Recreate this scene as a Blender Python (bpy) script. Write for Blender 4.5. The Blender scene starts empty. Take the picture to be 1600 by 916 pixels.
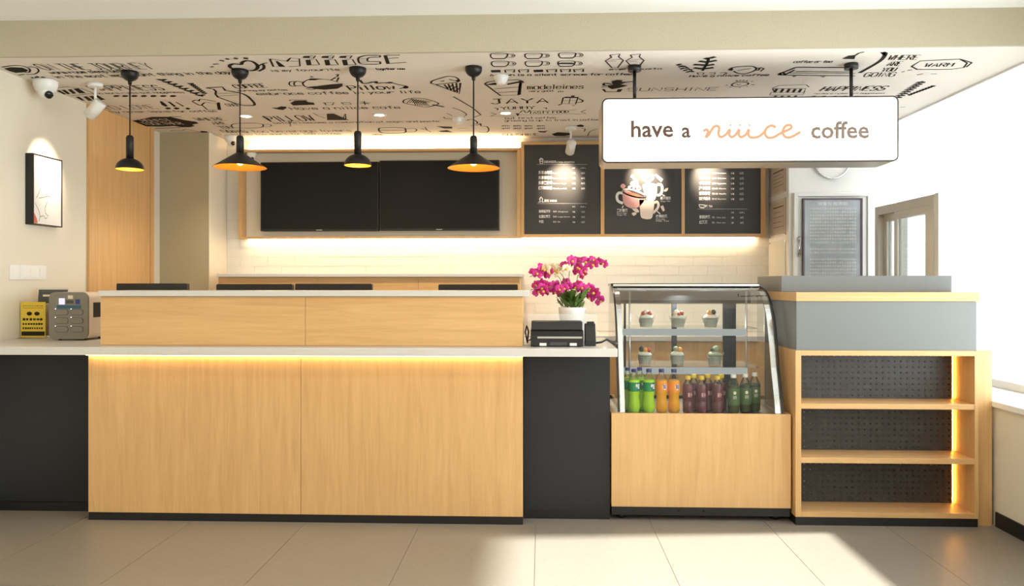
import bpy, math, random
from mathutils import Vector, Matrix
random.seed(7)
sc = bpy.context.scene
C = sc.collection
# ------------------------------------------------------------------ camera
F = 1200.0; CX = 800.0; HY = 443.0; H = 1.25
TH = math.atan(45.0 / F)
cam_d = bpy.data.cameras.new('camera'); cam = bpy.data.objects.new('camera', cam_d); C.objects.link(cam)
cam_d.sensor_width = 36.0; cam_d.lens = 36.0 * F / 1600.0
cam_d.shift_y = -(458.0 - HY) / 1600.0
cam_d.clip_start = 0.05
cam.location = (0, 0, H); cam.rotation_euler = (math.pi / 2, 0, TH)
sc.camera = cam
# ------------------------------------------------------------------ light and exposure
sc.view_settings.view_transform = 'Standard'; sc.view_settings.look = 'None'
sc.view_settings.gamma = 1.0; sc.view_settings.use_curve_mapping = False
sc.view_settings.exposure = 0.8
sc.cycles.max_bounces = 10; sc.cycles.transparent_max_bounces = 24
sc.cycles.caustics_reflective = False; sc.cycles.caustics_refractive = False
sc.cycles.sample_clamp_indirect = 4.0
wd = bpy.data.worlds.new('sky'); sc.world = wd; wd.use_nodes = True
wd.node_tree.nodes['Background'].inputs[0].default_value = (0.93, 0.97, 1.0, 1)
wd.node_tree.nodes['Background'].inputs[1].default_value = 6.5
sun_d = bpy.data.lights.new('sun', 'SUN'); sun = bpy.data.objects.new('sun', sun_d); C.objects.link(sun)
sun_d.energy = 13.0; sun_d.angle = math.radians(2.4); sun_d.color = (1.0, 0.98, 0.96)
sun.rotation_euler = Vector((-1, -0.085, -0.73)).to_track_quat('-Z', 'Y').to_euler()
sun.location = (6, 4, 5)
WARM = (1.0, 0.66, 0.34)
# ------------------------------------------------------------------ pixel helpers (a pixel is a direction; a plane gives the distance)
_r = Vector((math.cos(TH), math.sin(TH), 0)); _f = Vector((-math.sin(TH), math.cos(TH), 0))
def ray(px, py):
    return _r * ((px - CX) / F) + _f + Vector((0, 0, (HY - py) / F))
def PY(px, py, Y): d = ray(px, py); t = Y / d.y; return Vector((d.x * t, Y, H + d.z * t))
def PZ(px, py, Z): d = ray(px, py); t = (Z - H) / d.z; return Vector((d.x * t, d.y * t, Z))
def PX(px, py, X): d = ray(px, py); t = X / d.x; return Vector((X, d.y * t, H + d.z * t))
def XY(px, Y): return PY(px, HY, Y).x
def ZY(py, Y, px=845): return PY(px, py, Y).z
# ------------------------------------------------------------------ materials
M = {}
def _bsdf(name):
    m = bpy.data.materials.new(name); m.use_nodes = True; M[name] = m
    return m, m.node_tree, m.node_tree.nodes['Principled BSDF']
def mat(name, col, rough=0.5, metal=0.0, bump=0.0, bscale=200.0, var=0.0, vscale=6.0, coat=0.0, spec=0.5):
    m, nt, b = _bsdf(name)
    b.inputs['Base Color'].default_value = (*col, 1); b.inputs['Roughness'].default_value = rough
    b.inputs['Metallic'].default_value = metal; b.inputs['Coat Weight'].default_value = coat
    b.inputs['Specular IOR Level'].default_value = spec
    if bump or var:
        tc = nt.nodes.new('ShaderNodeTexCoord')
        if bump:
            n = nt.nodes.new('ShaderNodeTexNoise'); n.inputs['Scale'].default_value = bscale; n.inputs['Detail'].default_value = 3
            bp = nt.nodes.new('ShaderNodeBump'); bp.inputs['Strength'].default_value = bump; bp.inputs['Distance'].default_value = 0.004
            nt.links.new(tc.outputs['Object'], n.inputs['Vector']); nt.links.new(n.outputs['Fac'], bp.inputs['Height'])
            nt.links.new(bp.outputs['Normal'], b.inputs['Normal'])
        if var:
            n2 = nt.nodes.new('ShaderNodeTexNoise'); n2.inputs['Scale'].default_value = vscale; n2.inputs['Detail'].default_value = 4
            mx = nt.nodes.new('ShaderNodeMix'); mx.data_type = 'RGBA'
            mx.inputs['A'].default_value = (*[c * (1 - var) for c in col], 1); mx.inputs['B'].default_value = (*[min(1, c * (1 + var)) for c in col], 1)
            nt.links.new(tc.outputs['Object'], n2.inputs['Vector']); nt.links.new(n2.outputs['Fac'], mx.inputs['Factor'])
            nt.links.new(mx.outputs['Result'], b.inputs['Base Color'])
    return m
def wood(name, dark, light, axis):
    m, nt, b = _bsdf(name)
    tc = nt.nodes.new('ShaderNodeTexCoord'); mp = nt.nodes.new('ShaderNodeMapping')
    s = {'Z': (34, 34, 2.2), 'X': (2.2, 34, 34), 'Y': (34, 2.2, 34)}[axis]
    mp.inputs['Scale'].default_value = s
    n = nt.nodes.new('ShaderNodeTexNoise'); n.inputs['Scale'].default_value = 1.0; n.inputs['Detail'].default_value = 6; n.inputs['Distortion'].default_value = 0.9
    mp2 = nt.nodes.new('ShaderNodeMapping'); mp2.inputs['Scale'].default_value = tuple(v * 7 for v in s)
    n2 = nt.nodes.new('ShaderNodeTexNoise'); n2.inputs['Scale'].default_value = 1.0; n2.inputs['Detail'].default_value = 2
    cr = nt.nodes.new('ShaderNodeValToRGB')
    cr.color_ramp.elements[0].position = 0.22; cr.color_ramp.elements[0].color = (*dark, 1)
    cr.color_ramp.elements[1].position = 0.74; cr.color_ramp.elements[1].color = (*light, 1)
    ma = nt.nodes.new('ShaderNodeMath'); ma.operation = 'MULTIPLY_ADD'; ma.inputs[1].default_value = 0.35; ma.inputs[2].default_value = -0.17
    ad = nt.nodes.new('ShaderNodeMath'); ad.operation = 'ADD'
    L = nt.links.new
    L(tc.outputs['Object'], mp.inputs['Vector']); L(tc.outputs['Object'], mp2.inputs['Vector'])
    L(mp.outputs['Vector'], n.inputs['Vector']); L(mp2.outputs['Vector'], n2.inputs['Vector'])
    L(n2.outputs['Fac'], ma.inputs[0]); L(n.outputs['Fac'], ad.inputs[0]); L(ma.outputs['Value'], ad.inputs[1])
    L(ad.outputs['Value'], cr.inputs['Fac']); L(cr.outputs['Color'], b.inputs['Base Color'])
    b.inputs['Roughness'].default_value = 0.42
    return m
def emit(name, col, s):
    m = bpy.data.materials.new(name); m.use_nodes = True; nt = m.node_tree; M[name] = m
    nt.nodes.remove(nt.nodes['Principled BSDF']); e = nt.nodes.new('ShaderNodeEmission')
    e.inputs[0].default_value = (*col, 1); e.inputs[1].default_value = s
    nt.links.new(e.outputs[0], nt.nodes['Material Output'].inputs[0]); return m
def glass(name, tint=(1, 1, 1), refl=1.0, rough=0.0):
    m = bpy.data.materials.new(name); m.use_nodes = True; nt = m.node_tree; M[name] = m
    nt.nodes.remove(nt.nodes['Principled BSDF'])
    t = nt.nodes.new('ShaderNodeBsdfTransparent'); t.inputs[0].default_value = (*tint, 1)
    g = nt.nodes.new('ShaderNodeBsdfGlossy'); g.inputs['Roughness'].default_value = rough
    fr = nt.nodes.new('ShaderNodeFresnel'); fr.inputs['IOR'].default_value = 1.45
    mu = nt.nodes.new('ShaderNodeMath'); mu.operation = 'MULTIPLY'; mu.inputs[1].default_value = refl; mu.use_clamp = True
    mx = nt.nodes.new('ShaderNodeMixShader')
    nt.links.new(fr.outputs[0], mu.inputs[0]); nt.links.new(mu.outputs[0], mx.inputs[0])
    nt.links.new(t.outputs[0], mx.inputs[1]); nt.links.new(g.outputs[0], mx.inputs[2])
    nt.links.new(mx.outputs[0], nt.nodes['Material Output'].inputs[0]); return m
def translucent(name, col, w=0.5):
    m = bpy.data.materials.new(name); m.use_nodes = True; nt = m.node_tree; M[name] = m
    b = nt.nodes['Principled BSDF']; b.inputs['Base Color'].default_value = (*col, 1); b.inputs['Roughness'].default_value = 0.16
    t = nt.nodes.new('ShaderNodeBsdfTranslucent'); t.inputs[0].default_value = (*col, 1)
    mx = nt.nodes.new('ShaderNodeMixShader'); mx.inputs[0].default_value = w
    nt.links.new(b.outputs[0], mx.inputs[1]); nt.links.new(t.outputs[0], mx.inputs[2])
    nt.links.new(mx.outputs[0], nt.nodes['Material Output'].inputs[0]); return m
def haze(name, col, w):
    m = bpy.data.materials.new(name); m.use_nodes = True; nt = m.node_tree; M[name] = m
    b = nt.nodes['Principled BSDF']; b.inputs['Base Color'].default_value = (*col, 1); b.inputs['Roughness'].default_value = 0.25
    t = nt.nodes.new('ShaderNodeBsdfTransparent'); mx = nt.nodes.new('ShaderNodeMixShader'); mx.inputs[0].default_value = w
    nt.links.new(t.outputs[0], mx.inputs[1]); nt.links.new(b.outputs[0], mx.inputs[2]); nt.links.new(mx.outputs[0], nt.nodes['Material Output'].inputs[0])
haze('acrylic_haze', (0.85, 0.85, 0.82), 0.22)
WD, WL = (0.56, 0.33, 0.135), (0.68, 0.43, 0.195)
wood('wood_v', WD, WL, 'Z'); wood('wood_h', WD, WL, 'X'); wood('wood_y', WD, WL, 'Y')
mat('dark_panel', (0.016, 0.0175, 0.021), 0.45, bump=0.05, bscale=300, spec=0.35)
mat('grey_panel', (0.165, 0.175, 0.175), 0.45)
mat('black', (0.008, 0.008, 0.009), 0.4); mat('black_gloss', (0.006, 0.006, 0.007), 0.12)
mat('black_matt', (0.012, 0.012, 0.012), 0.6)
mat('screen', (0.006, 0.006, 0.007), 0.28, spec=0.22)
mat('lamp_black', (0.009, 0.009, 0.009), 0.4, spec=0.3)
mat('quartz', (0.60, 0.59, 0.57), 0.3, var=0.03, vscale=40)
mat('wall_cream', (0.76, 0.71, 0.59), 0.85, bump=0.15, bscale=60)
mat('wall_tan', (0.45, 0.39, 0.26), 0.9, bump=0.7, bscale=110, var=0.10, vscale=120)
mat('beam_tan', (0.50, 0.45, 0.335), 0.9, bump=0.7, bscale=110, var=0.08, vscale=120)
mat('soffit', (0.80, 0.74, 0.67), 0.9, spec=0.1); mat('white_paint', (0.86, 0.86, 0.84), 0.7)
mat('brick_white', (0.86, 0.84, 0.79), 0.55, bump=0.25, bscale=50); mat('grout', (0.80, 0.77, 0.71), 0.8)
mat('ink', (0.035, 0.030, 0.024), 0.9, spec=0.05)
mat('white_plastic', (0.85, 0.85, 0.83), 0.35); mat('chrome', (0.75, 0.75, 0.76), 0.12, 1.0); mat('steel', (0.55, 0.56, 0.57), 0.3, 1.0)
mat('aluminium', (0.66, 0.63, 0.57), 0.4, 0.2)
mat('chalk', (0.040, 0.039, 0.039), 0.55); mat('print_white', (0.86, 0.84, 0.80), 0.6)
mat('print_pink', (0.80, 0.42, 0.40), 0.6); mat('print_red', (0.60, 0.16, 0.08), 0.6); mat('print_cream', (0.85, 0.72, 0.62), 0.6)
mat('paper', (0.86, 0.84, 0.80), 0.6); mat('paper_pink', (0.80, 0.68, 0.60), 0.6); mat('yellow_card', (0.75, 0.55, 0.05), 0.5)
mat('dark_card', (0.10, 0.11, 0.11), 0.4); mat('device_face', (0.20, 0.19, 0.155), 0.35); mat('device_body', (0.72, 0.62, 0.50), 0.4)
mat('device_dark', (0.05, 0.05, 0.05), 0.3); mat('device_blue', (0.03, 0.10, 0.16), 0.3)
mat('tile', (0.235, 0.208, 0.172), 0.38, bump=0.10, bscale=170, var=0.16, vscale=90); mat('tile_grout', (0.36, 0.325, 0.275), 0.7)
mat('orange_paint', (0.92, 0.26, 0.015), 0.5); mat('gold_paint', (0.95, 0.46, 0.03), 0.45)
mat('magenta', (0.58, 0.02, 0.25), 0.55, var=0.25, vscale=60); mat('petal_white', (0.90, 0.76, 0.55), 0.55); mat('petal_yellow', (0.8, 0.5, 0.08), 0.5)
mat('leaf', (0.09, 0.18, 0.03), 0.45, var=0.4, vscale=20); mat('stem', (0.16, 0.20, 0.06), 0.5)
mat('cap_blue', (0.025, 0.03, 0.16), 0.4); mat('cap_yellow', (0.78, 0.55, 0.05), 0.4); mat('cap_white', (0.80, 0.80, 0.76), 0.4)
mat('label_green', (0.0, 0.25, 0.05), 0.35); mat('label_orange', (1.0, 0.32, 0.01), 0.35); mat('label_red', (0.11, 0.018, 0.022), 0.25, var=0.9, vscale=70)
mat('label_tea', (0.07, 0.13, 0.035), 0.4, var=0.3, vscale=30); mat('logo_blue', (0.02, 0.04, 0.22), 0.4)
translucent('liquid_green', (0.58, 0.92, 0.02), 0.35); translucent('liquid_orange', (1.0, 0.46, 0.0), 0.3)
translucent('liquid_red', (0.12, 0.025, 0.02), 0.3); translucent('liquid_tea', (0.08, 0.10, 0.03), 0.4)
mat('cream', (0.72, 0.72, 0.60), 0.6); mat('berry', (0.45, 0.07, 0.05), 0.35); mat('fruit_orange', (0.75, 0.33, 0.06), 0.4); mat('fruit_dark', (0.05, 0.06, 0.05), 0.4)
mat('fruit_green', (0.36, 0.40, 0.26), 0.5); mat('sponge', (0.50, 0.50, 0.38), 0.8)
translucent('wrapper', (0.75, 0.76, 0.68), 0.5); translucent('frosted', (0.45, 0.46, 0.46), 0.8)
glass('window_glass', (0.98, 1, 0.99), 0.6); glass('case_glass', (0.985, 0.995, 0.99), 0.5); glass('bottle_clear', (0.93, 0.97, 0.93), 0.8)
glass('acrylic', (0.95, 0.96, 0.95), 0.5); glass('acrylic_thin', (0.98, 0.98, 0.97), 0.12); glass('dark_glass', (0.25, 0.26, 0.26), 1.0)
emit('led_warm', (1.0, 0.68, 0.32), 11.0); emit('led_cove', (1.0, 0.75, 0.44), 26.0); emit('led_shelf', (1.0, 0.44, 0.06), 40.0); emit('led_back', (1.0, 0.93, 0.82), 5.0); mat('peg_metal', (0.035, 0.034, 0.033), 0.42); emit('case_light', (0.95, 1.0, 0.97), 0.22)
emit('downlight', (1.0, 0.90, 0.75), 9.0); emit('sign_face', (1.0, 0.985, 0.95), 1.35); emit('sign_peach', (1.0, 0.56, 0.31), 0.54)
emit('bulb', (1.0, 0.72, 0.30), 4.0); emit('device_screen', (0.62, 0.58, 1.0), 0.9); emit('led_dot', (0.9, 0.95, 1.0), 2.0)
mat('sign_brown', (0.10, 0.05, 0.028), 0.6); mat('sign_taupe', (0.20, 0.145, 0.11), 0.6); mat('sign_case', (0.42, 0.37, 0.29), 0.35, 0.7); mat('sign_bezel', (0.04, 0.03, 0.022), 0.4)
mat('notice', (0.36, 0.39, 0.43), 0.12, var=0.5, vscale=6); mat('notice_frame', (0.10, 0.06, 0.08), 0.4)  # blue-grey of the sheet has the glazing's dark reflection painted in
# ------------------------------------------------------------------ mesh builder
def wloc(o):
    v = Vector((0, 0, 0))
    while o is not None: v += o.location; o = o.parent
    return v
class MB:
    def __init__(s): s.v = []; s.f = []; s.sm = []
    def add(s, vs, fs, smooth=False):
        k = len(s.v); s.v += [tuple(v) for v in vs]; s.f += [tuple(i + k for i in f) for f in fs]; s.sm += [smooth] * len(fs); return s
    def box(s, x0, x1, y0, y1, z0, z1):
        return s.add([(x0,y0,z0),(x1,y0,z0),(x1,y1,z0),(x0,y1,z0),(x0,y0,z1),(x1,y0,z1),(x1,y1,z1),(x0,y1,z1)],
                     [(0,3,2,1),(4,5,6,7),(0,1,5,4),(1,2,6,5),(2,3,7,6),(3,0,4,7)])
    def prism(s, poly, axis, a0, a1):
        n = len(poly)
        def P(p, a): return {'X': (a, p[0], p[1]), 'Y': (p[0], a, p[1]), 'Z': (p[0], p[1], a)}[axis]
        return s.add([P(p, a0) for p in poly] + [P(p, a1) for p in poly],
                     [tuple(range(n))[::-1], tuple(range(n, 2 * n))] + [(i, (i + 1) % n, n + (i + 1) % n, n + i) for i in range(n)])
    def lathe(s, prof, c=(0, 0, 0), seg=24, rot=None, smooth=True, caps=True):
        vs = []; n = len(prof)
        for i in range(seg):
            a = 2 * math.pi * i / seg
            for r, z in prof:
                p = Vector((r * math.cos(a), r * math.sin(a), z))
                if rot is not None: p = rot @ p
                vs.append(p + Vector(c))
        fs = [(i * n + j, ((i + 1) % seg) * n + j, ((i + 1) % seg) * n + j + 1, i * n + j + 1) for i in range(seg) for j in range(n - 1)]
        s.add(vs, fs, smooth)
        if caps:
            k = len(s.v) - len(vs)
            for j, rev in ((0, True), (n - 1, False)):
                if prof[j][0] > 1e-6:
                    loop = [k + i * n + j for i in range(seg)]
                    s.f.append(tuple(loop[::-1] if rev else loop)); s.sm.append(False)
        return s
    def tube(s, pts, r, seg=8):
        pts = [Vector(p) for p in pts]; rings = []
        for i, p in enumerate(pts):
            t = (pts[min(i + 1, len(pts) - 1)] - pts[max(i - 1, 0)]).normalized()
            q = t.to_track_quat('Z', 'Y'); rr = r[i] if isinstance(r, (list, tuple)) else r
            rings.append([p + q @ Vector((rr * math.cos(2 * math.pi * j / seg), rr * math.sin(2 * math.pi * j / seg), 0)) for j in range(seg)])
        n = len(pts)
        s.add([v for rg in rings for v in rg], [(i * seg + j, i * seg + (j + 1) % seg, (i + 1) * seg + (j + 1) % seg, (i + 1) * seg + j) for i in range(n - 1) for j in range(seg)], True)
        k = len(s.v) - n * seg
        s.f += [tuple(k + j for j in range(seg))[::-1], tuple(k + (n - 1) * seg + j for j in range(seg))]; s.sm += [False, False]
        return s
    def ribbon(s, pts, w, nrm, closed=False):
        pts = [Vector(p) for p in pts]
        if closed: pts = pts + [pts[0]]
        n = len(pts)
        if n < 2: return s
        L = []; nrm = Vector(nrm)
        for i, p in enumerate(pts):
            a = pts[i - 1] if i > 0 else (pts[-2] if closed else p); b = pts[i + 1] if i < n - 1 else (pts[1] if closed else p)
            t = b - a
            if t.length < 1e-9: t = Vector((1, 0, 0))
            sd = nrm.cross(t.normalized()) * (w / 2); L += [p - sd, p + sd]
        return s.add(L, [(2 * i, 2 * i + 2, 2 * i + 3, 2 * i + 1) for i in range(n - 1)])
    def poly(s, pts): return s.add(pts, [tuple(range(len(pts)))])
    def grid_rounded(s, x0, x1, z0, z1, r, y0, y1, seg=6):
        pl = []
        for cx, cz, a0 in ((x1 - r, z0 + r, -90), (x1 - r, z1 - r, 0), (x0 + r, z1 - r, 90), (x0 + r, z0 + r, 180)):
            for i in range(seg + 1):
                a = math.radians(a0 + 90 * i / seg); pl.append((cx + r * math.cos(a), cz + r * math.sin(a)))
        return s.prism(pl, 'Y', y0, y1)
    def build(s, name, m, parent=None, bevel=0.0, origin=None):
        me = bpy.data.meshes.new(name)
        if parent is not None: off = wloc(parent)
        elif origin is not None: off = Vector(origin)
        else:
            xs = [v[0] for v in s.v]; ys = [v[1] for v in s.v]; zs = [v[2] for v in s.v]
            off = Vector(((min(xs) + max(xs)) / 2, (min(ys) + max(ys)) / 2, min(zs)))
        me.from_pydata([(v[0] - off.x, v[1] - off.y, v[2] - off.z) for v in s.v], [], s.f)
        me.polygons.foreach_set('use_smooth', s.sm); me.materials.append(M[m]); me.update()
        o = bpy.data.objects.new(name, me); C.objects.link(o)
        if parent is not None: o.parent = parent
        else: o.location = off
        if bevel:
            b = o.modifiers.new('bevel', 'BEVEL'); b.width = bevel; b.segments = 2; b.limit_method = 'ANGLE'
        return o
def tag(o, label, cat, group=None):
    o['label'] = label; o['category'] = cat
    if group: o['group'] = group
    return o
def thing(name, loc, label, cat, group=None):
    o = bpy.data.objects.new(name, None); C.objects.link(o); o.location = loc; o.empty_display_size = 0.1
    return tag(o, label, cat, group)
def struct(o): o['kind'] = 'structure'; return o
def dup(root, loc, label=None, group=None):
    def cp(o, par):
        c = o.copy(); C.objects.link(c); c.parent = par
        for ch in o.children: cp(ch, c)
        return c
    r = cp(root, None); r.location = loc
    if label: r['label'] = label
    if group: r['group'] = group
    return r
def bx(name, m, dims, parent=None, bevel=0.0): return MB().box(*dims).build(name, m, parent, bevel)
def lamp(kind, loc, energy, color, parent=None, size=0.05, aim=None, spot=None, blend=0.5):
    d = bpy.data.lights.new('lamp_light', kind); d.energy = energy; d.color = color
    if kind == 'AREA': d.shape = 'DISK'; d.size = size
    else: d.shadow_soft_size = size
    if spot: d.spot_size = math.radians(spot); d.spot_blend = blend
    o = bpy.data.objects.new('lamp_light', d); C.objects.link(o)
    if aim is not None: o.rotation_euler = (Vector(aim) - Vector(loc)).to_track_quat('-Z', 'Y').to_euler()
    o.location = Vector(loc) - (wloc(parent) if parent else Vector((0, 0, 0)))
    if parent: o.parent = parent
    return o
_tc = {}
def text_geo(body, bold=0.0):
    if (body, bold) in _tc: return _tc[(body, bold)]
    cu = bpy.data.curves.new('t', 'FONT'); cu.body = body; cu.resolution_u = 2; cu.offset = bold
    ob = bpy.data.objects.new('t', cu); C.objects.link(ob)
    dg = bpy.context.evaluated_depsgraph_get(); dg.update()
    me = bpy.data.meshes.new_from_object(ob.evaluated_get(dg))
    vs = [tuple(v.co) for v in me.vertices]; fs = [tuple(p.vertices) for p in me.polygons]
    bpy.data.objects.remove(ob); bpy.data.curves.remove(cu); bpy.data.meshes.remove(me)
    x0 = min(v[0] for v in vs); x1 = max(v[0] for v in vs)
    _tc[(body, bold)] = ([(v[0] - x0, v[1]) for v in vs], fs, x1 - x0); return _tc[(body, bold)]
def put_text(mb, body, org, ux, uy, width, height=None, bold=0.0):
    vs, fs, w = text_geo(body, bold)
    kx = width / w; ky = kx if height is None else height / 0.7
    org = Vector(org); ux = Vector(ux); uy = Vector(uy)
    mb.add([org + ux * (v[0] * kx) + uy * (v[1] * ky) for v in vs], fs)
# =================================================================== STRUCTURE
XL, XR, YB, ZS, ZC, YBEAM = -3.08, 2.60, 6.45, 2.47, 2.665, 4.03
REAR = -2.4
fl = struct(bx('floor', 'tile_grout', (XL - 0.1, XR + 0.3, REAR, YB + 0.1, -0.06, -0.003)))
x = -0.027 - 0.6 * 6
while x < XR:
    y = 3.1 - 1.2 * 5
    while y < YB:
        a, b2, c, d = max(x, XL), min(x + 0.6, XR), max(y, REAR), min(y + 1.2, YB)
        if b2 - a > 0.02: bx('floor_tile', 'tile', (a + 0.0012, b2 - 0.0012, c + 0.0012, d - 0.0012, -0.02, 0.0), fl)
        y += 1.2
    x += 0.6
struct(bx('wall_left', 'wall_cream', (XL - 0.15, XL, REAR, YB + 0.15, 0.0, 2.9)))
wb = struct(bx('wall_back', 'grout', (XL, XR + 0.3, YB, YB + 0.15, 0.0, 2.9)))
struct(bx('wall_rear', 'wall_cream', (XL - 0.15, XR + 0.3, REAR - 0.15, REAR, 0.0, 2.9)))
cl = struct(bx('ceiling', 'soffit', (XL, XR + 0.3, YBEAM + 0.02, YB, ZS, ZS + 0.12)))
struct(bx('ceiling_front', 'white_paint', (XL - 0.1, XR + 0.3, REAR, YBEAM + 0.02, ZC, ZC + 0.12)))
struct(bx('trim_1', 'beam_tan', (XL, XR + 0.3, YBEAM, YBEAM + 0.019, ZS, ZC)))
# columns
xc_l = XY(327, 6.1)
struct(bx('wall_column_left', 'wall_tan', (XL, xc_l - 0.004, 6.1, YB - 0.001, 0, ZS - 0.001)))
struct(bx('wall_column_side', 'wall_cream', (xc_l - 0.004, xc_l, 6.1, YB - 0.001, 0, ZS - 0.001)))
xc_r = 1.89
struct(bx('wall_column_right', 'white_paint', (xc_r, XR + 0.25, 5.93, YB - 0.001, 0, ZS - 0.001)))
# wood wall panel on the left wall
y0 = PX(135, 300, XL).y; y1 = PX(230, 300, XL).y
struct(bx('trim_2', 'wood_v', (XL, XL + 0.02, y0, y1, 0, ZS - 0.001)))
struct(bx('trim_3', 'wood_v', (XL, XL + 0.03, y1 + 0.003, y1 + 0.05, 0, ZS - 0.001)))
# white painted brick face of the back wall: each brick in view
BL, BH, J = 0.235, 0.074, 0.004
bm0 = MB().box(-BL/2, BL/2, -0.004, 0, 0, BH); bme = None
ix0, ix1 = -2.28, -0.30
row = 0; z = 0.852
while z + BH < ZS:
    xx = xc_l + (0 if row % 2 == 0 else -(BL + J) / 2)
    while xx < xc_r - 0.02:
        a, b2 = max(xx, xc_l + 0.002), min(xx + BL, xc_r - 0.002)
        vis = z < 1.66 or (z < 2.42 and (b2 < -2.15 or (a > -0.36 and a < -0.12))) or (z > 2.33)
        if z < 1.28 and a < -0.25: vis = False
        if z > 1.66 and a > -0.12: vis = False
        if b2 - a > 0.03 and vis:
            if b2 - a > BL - 0.001 and bme:
                o = bpy.data.objects.new('brick', bme); C.objects.link(o); o.parent = wb
                o.location = Vector(((a + b2) / 2, YB, z)) - wb.location
            else:
                o = MB().box(-(b2 - a) / 2, (b2 - a) / 2, -0.004, 0, 0, BH).build('brick', 'brick_white', wb, origin=(0, 0, 0))
                for v in o.data.vertices: v.co += wb.location
                o.location = Vector(((a + b2) / 2, YB, z)) - wb.location
                if b2 - a > BL - 0.001: bme = o.data
        xx += BL + J
    z += BH + J; row += 1
# right side: low wall with sill, window wall
wr = struct(bx('wall_right', 'wall_cream', (2.345, XR + 0.15, REAR, 5.93, 0, 0.612)))
struct(bx('trim_4', 'white_paint', (2.325, XR + 0.15, REAR, 5.93, 0.613, 0.645), bevel=0.004))
struct(bx('baseboard_right', 'black', (2.335, 2.344, REAR, 4.04, 0, 0.075)))
struct(bx('baseboard_left', 'black', (XL + 0.001, XL + 0.01, REAR, 4.1, 0, 0.075)))
w1 = bpy.data.objects.new('window_1', None); C.objects.link(w1); struct(w1); w1.location = (XR + 0.08, 2.0, 0.645)
def win_span(ya, yb, m, top):
    bx('pane', m, (XR + 0.08, XR + 0.088, ya + 0.03, yb - 0.03, 0.69, top - 0.05), w1)
ys = [REAR, -1.0, 0.25, 1.5, 2.75, 4.04]
for a, b2 in zip(ys[:-1], ys[1:]):
    win_span(a, b2, 'window_glass', 2.17)
    bx('mullion', 'white_paint', (XR + 0.05, XR + 0.12, a - 0.03, a + 0.03, 0.691, 2.119), w1)
for a, b2 in ((4.04, 5.93),):
    win_span(a, b2, 'frosted', ZS + 0.03)  # frosting put on this pane to block direct sun behind the counter
    bx('mullion', 'white_paint', (XR + 0.05, XR + 0.12, a - 0.03, a + 0.03, 0.691, ZS - 0.001), w1)
bx('window_rail', 'white_paint', (XR + 0.05, XR + 0.12, REAR, 5.93, 0.646, 0.69), w1)
bx('window_head', 'white_paint', (XR + 0.05, XR + 0.12, REAR, 4.0, 2.12, 2.17), w1)
struct(bx('wall_sun_block', 'white_paint', (XR + 0.02, XR + 0.15, REAR, 4.0, 2.171, ZC - 0.001)))  # unseen wall added above the window to cut off the sun patch
bx('window_head', 'white_paint', (XR + 0.05, XR + 0.12, 4.08, 5.92, ZS - 0.012, ZS - 0.001), w1)
po = bpy.data.lights.new('window_portal', 'AREA'); po.shape = 'RECTANGLE'; po.size = 6.4; po.size_y = 1.5; po.cycles.is_portal = True
pob = bpy.data.objects.new('window_portal', po); C.objects.link(pob); pob.location = (XR + 0.14, 0.82, 1.42)
pob.rotation_euler = Vector((-1, 0, 0)).to_track_quat('-Z', 'Y').to_euler()
# sliding sash window inside, along the right wall
sx = 2.42
ya = PX(1367, 380, sx).y; yb = 4.83
w2 = bpy.data.objects.new('window_2', None); C.objects.link(w2); struct(w2); w2.location = (sx, (ya + yb) / 2, 0.645)
zt, zb = 1.80, 0.647
ya = min(ya, 5.92)
bx('window_head', 'aluminium', (sx, sx + 0.08, yb, ya, zt - 0.06, zt), w2); bx('window_rail', 'aluminium', (sx, sx + 0.08, yb, ya, zb, zb + 0.06), w2)
for q, ww in ((yb, 0.055), (ya - 0.055, 0.055)): bx('window_jamb', 'aluminium', (sx, sx + 0.08, q, q + ww, zb + 0.06, zt - 0.06), w2)
ym = ya - 0.40 * (ya - yb)
for a, b2, dx in ((yb + 0.056, ym + 0.03, 0.0), (ym, ya - 0.056, 0.04)):
    for dims in ((sx + dx, sx + dx + 0.035, a, a + 0.045, zb + 0.061, zt - 0.061), (sx + dx, sx + dx + 0.035, b2 - 0.045, b2, zb + 0.061, zt - 0.061),
                 (sx + dx, sx + dx + 0.035, a + 0.045, b2 - 0.045, zt - 0.11, zt - 0.061), (sx + dx, sx + dx + 0.035, a + 0.045, b2 - 0.045, zb + 0.061, zb + 0.11)):
        bx('sash_frame', 'aluminium', dims, w2)
    bx('pane', 'window_glass', (sx + dx + 0.014, sx + dx + 0.02, a + 0.045, b2 - 0.045, zb + 0.11, zt - 0.11), w2)
bx('window_trim', 'white_paint', (sx + 0.005, sx + 0.09, yb - 0.05, yb - 0.001, zb, zt + 0.005), w2)
# white door with posted notice on the right column
YD = 5.93
d1 = bpy.data.objects.new('door_1', None); C.objects.link(d1); struct(d1); dx0, dx1 = XY(1238, YD), XY(1358, YD); d1.location = ((dx0 + dx1) / 2, YD, 0)
dz = ZY(302, YD, 1300)
bx('door_leaf', 'white_paint', (dx0 + 0.03, dx1 - 0.03, YD - 0.03, YD - 0.002, 0.005, dz - 0.03), d1)
for a, b2 in ((dx0, dx0 + 0.028), (dx1 - 0.028, dx1)): bx('door_jamb', 'white_paint', (a, b2, YD - 0.045, YD - 0.002, 0.0, dz), d1, 0.003)
bx('door_head', 'white_paint', (dx0 + 0.028, dx1 - 0.028, YD - 0.045, YD - 0.002, dz - 0.028, dz), d1, 0.003)
hp = PY(1249, 385, YD - 0.06)
MB().tube([(hp.x, YD - 0.03, hp.z + 0.07), (hp.x, YD - 0.065, hp.z + 0.06), (hp.x, YD - 0.065, hp.z - 0.06), (hp.x, YD - 0.03, hp.z - 0.07)], 0.011).build('door_handle', 'chrome', d1)
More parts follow.
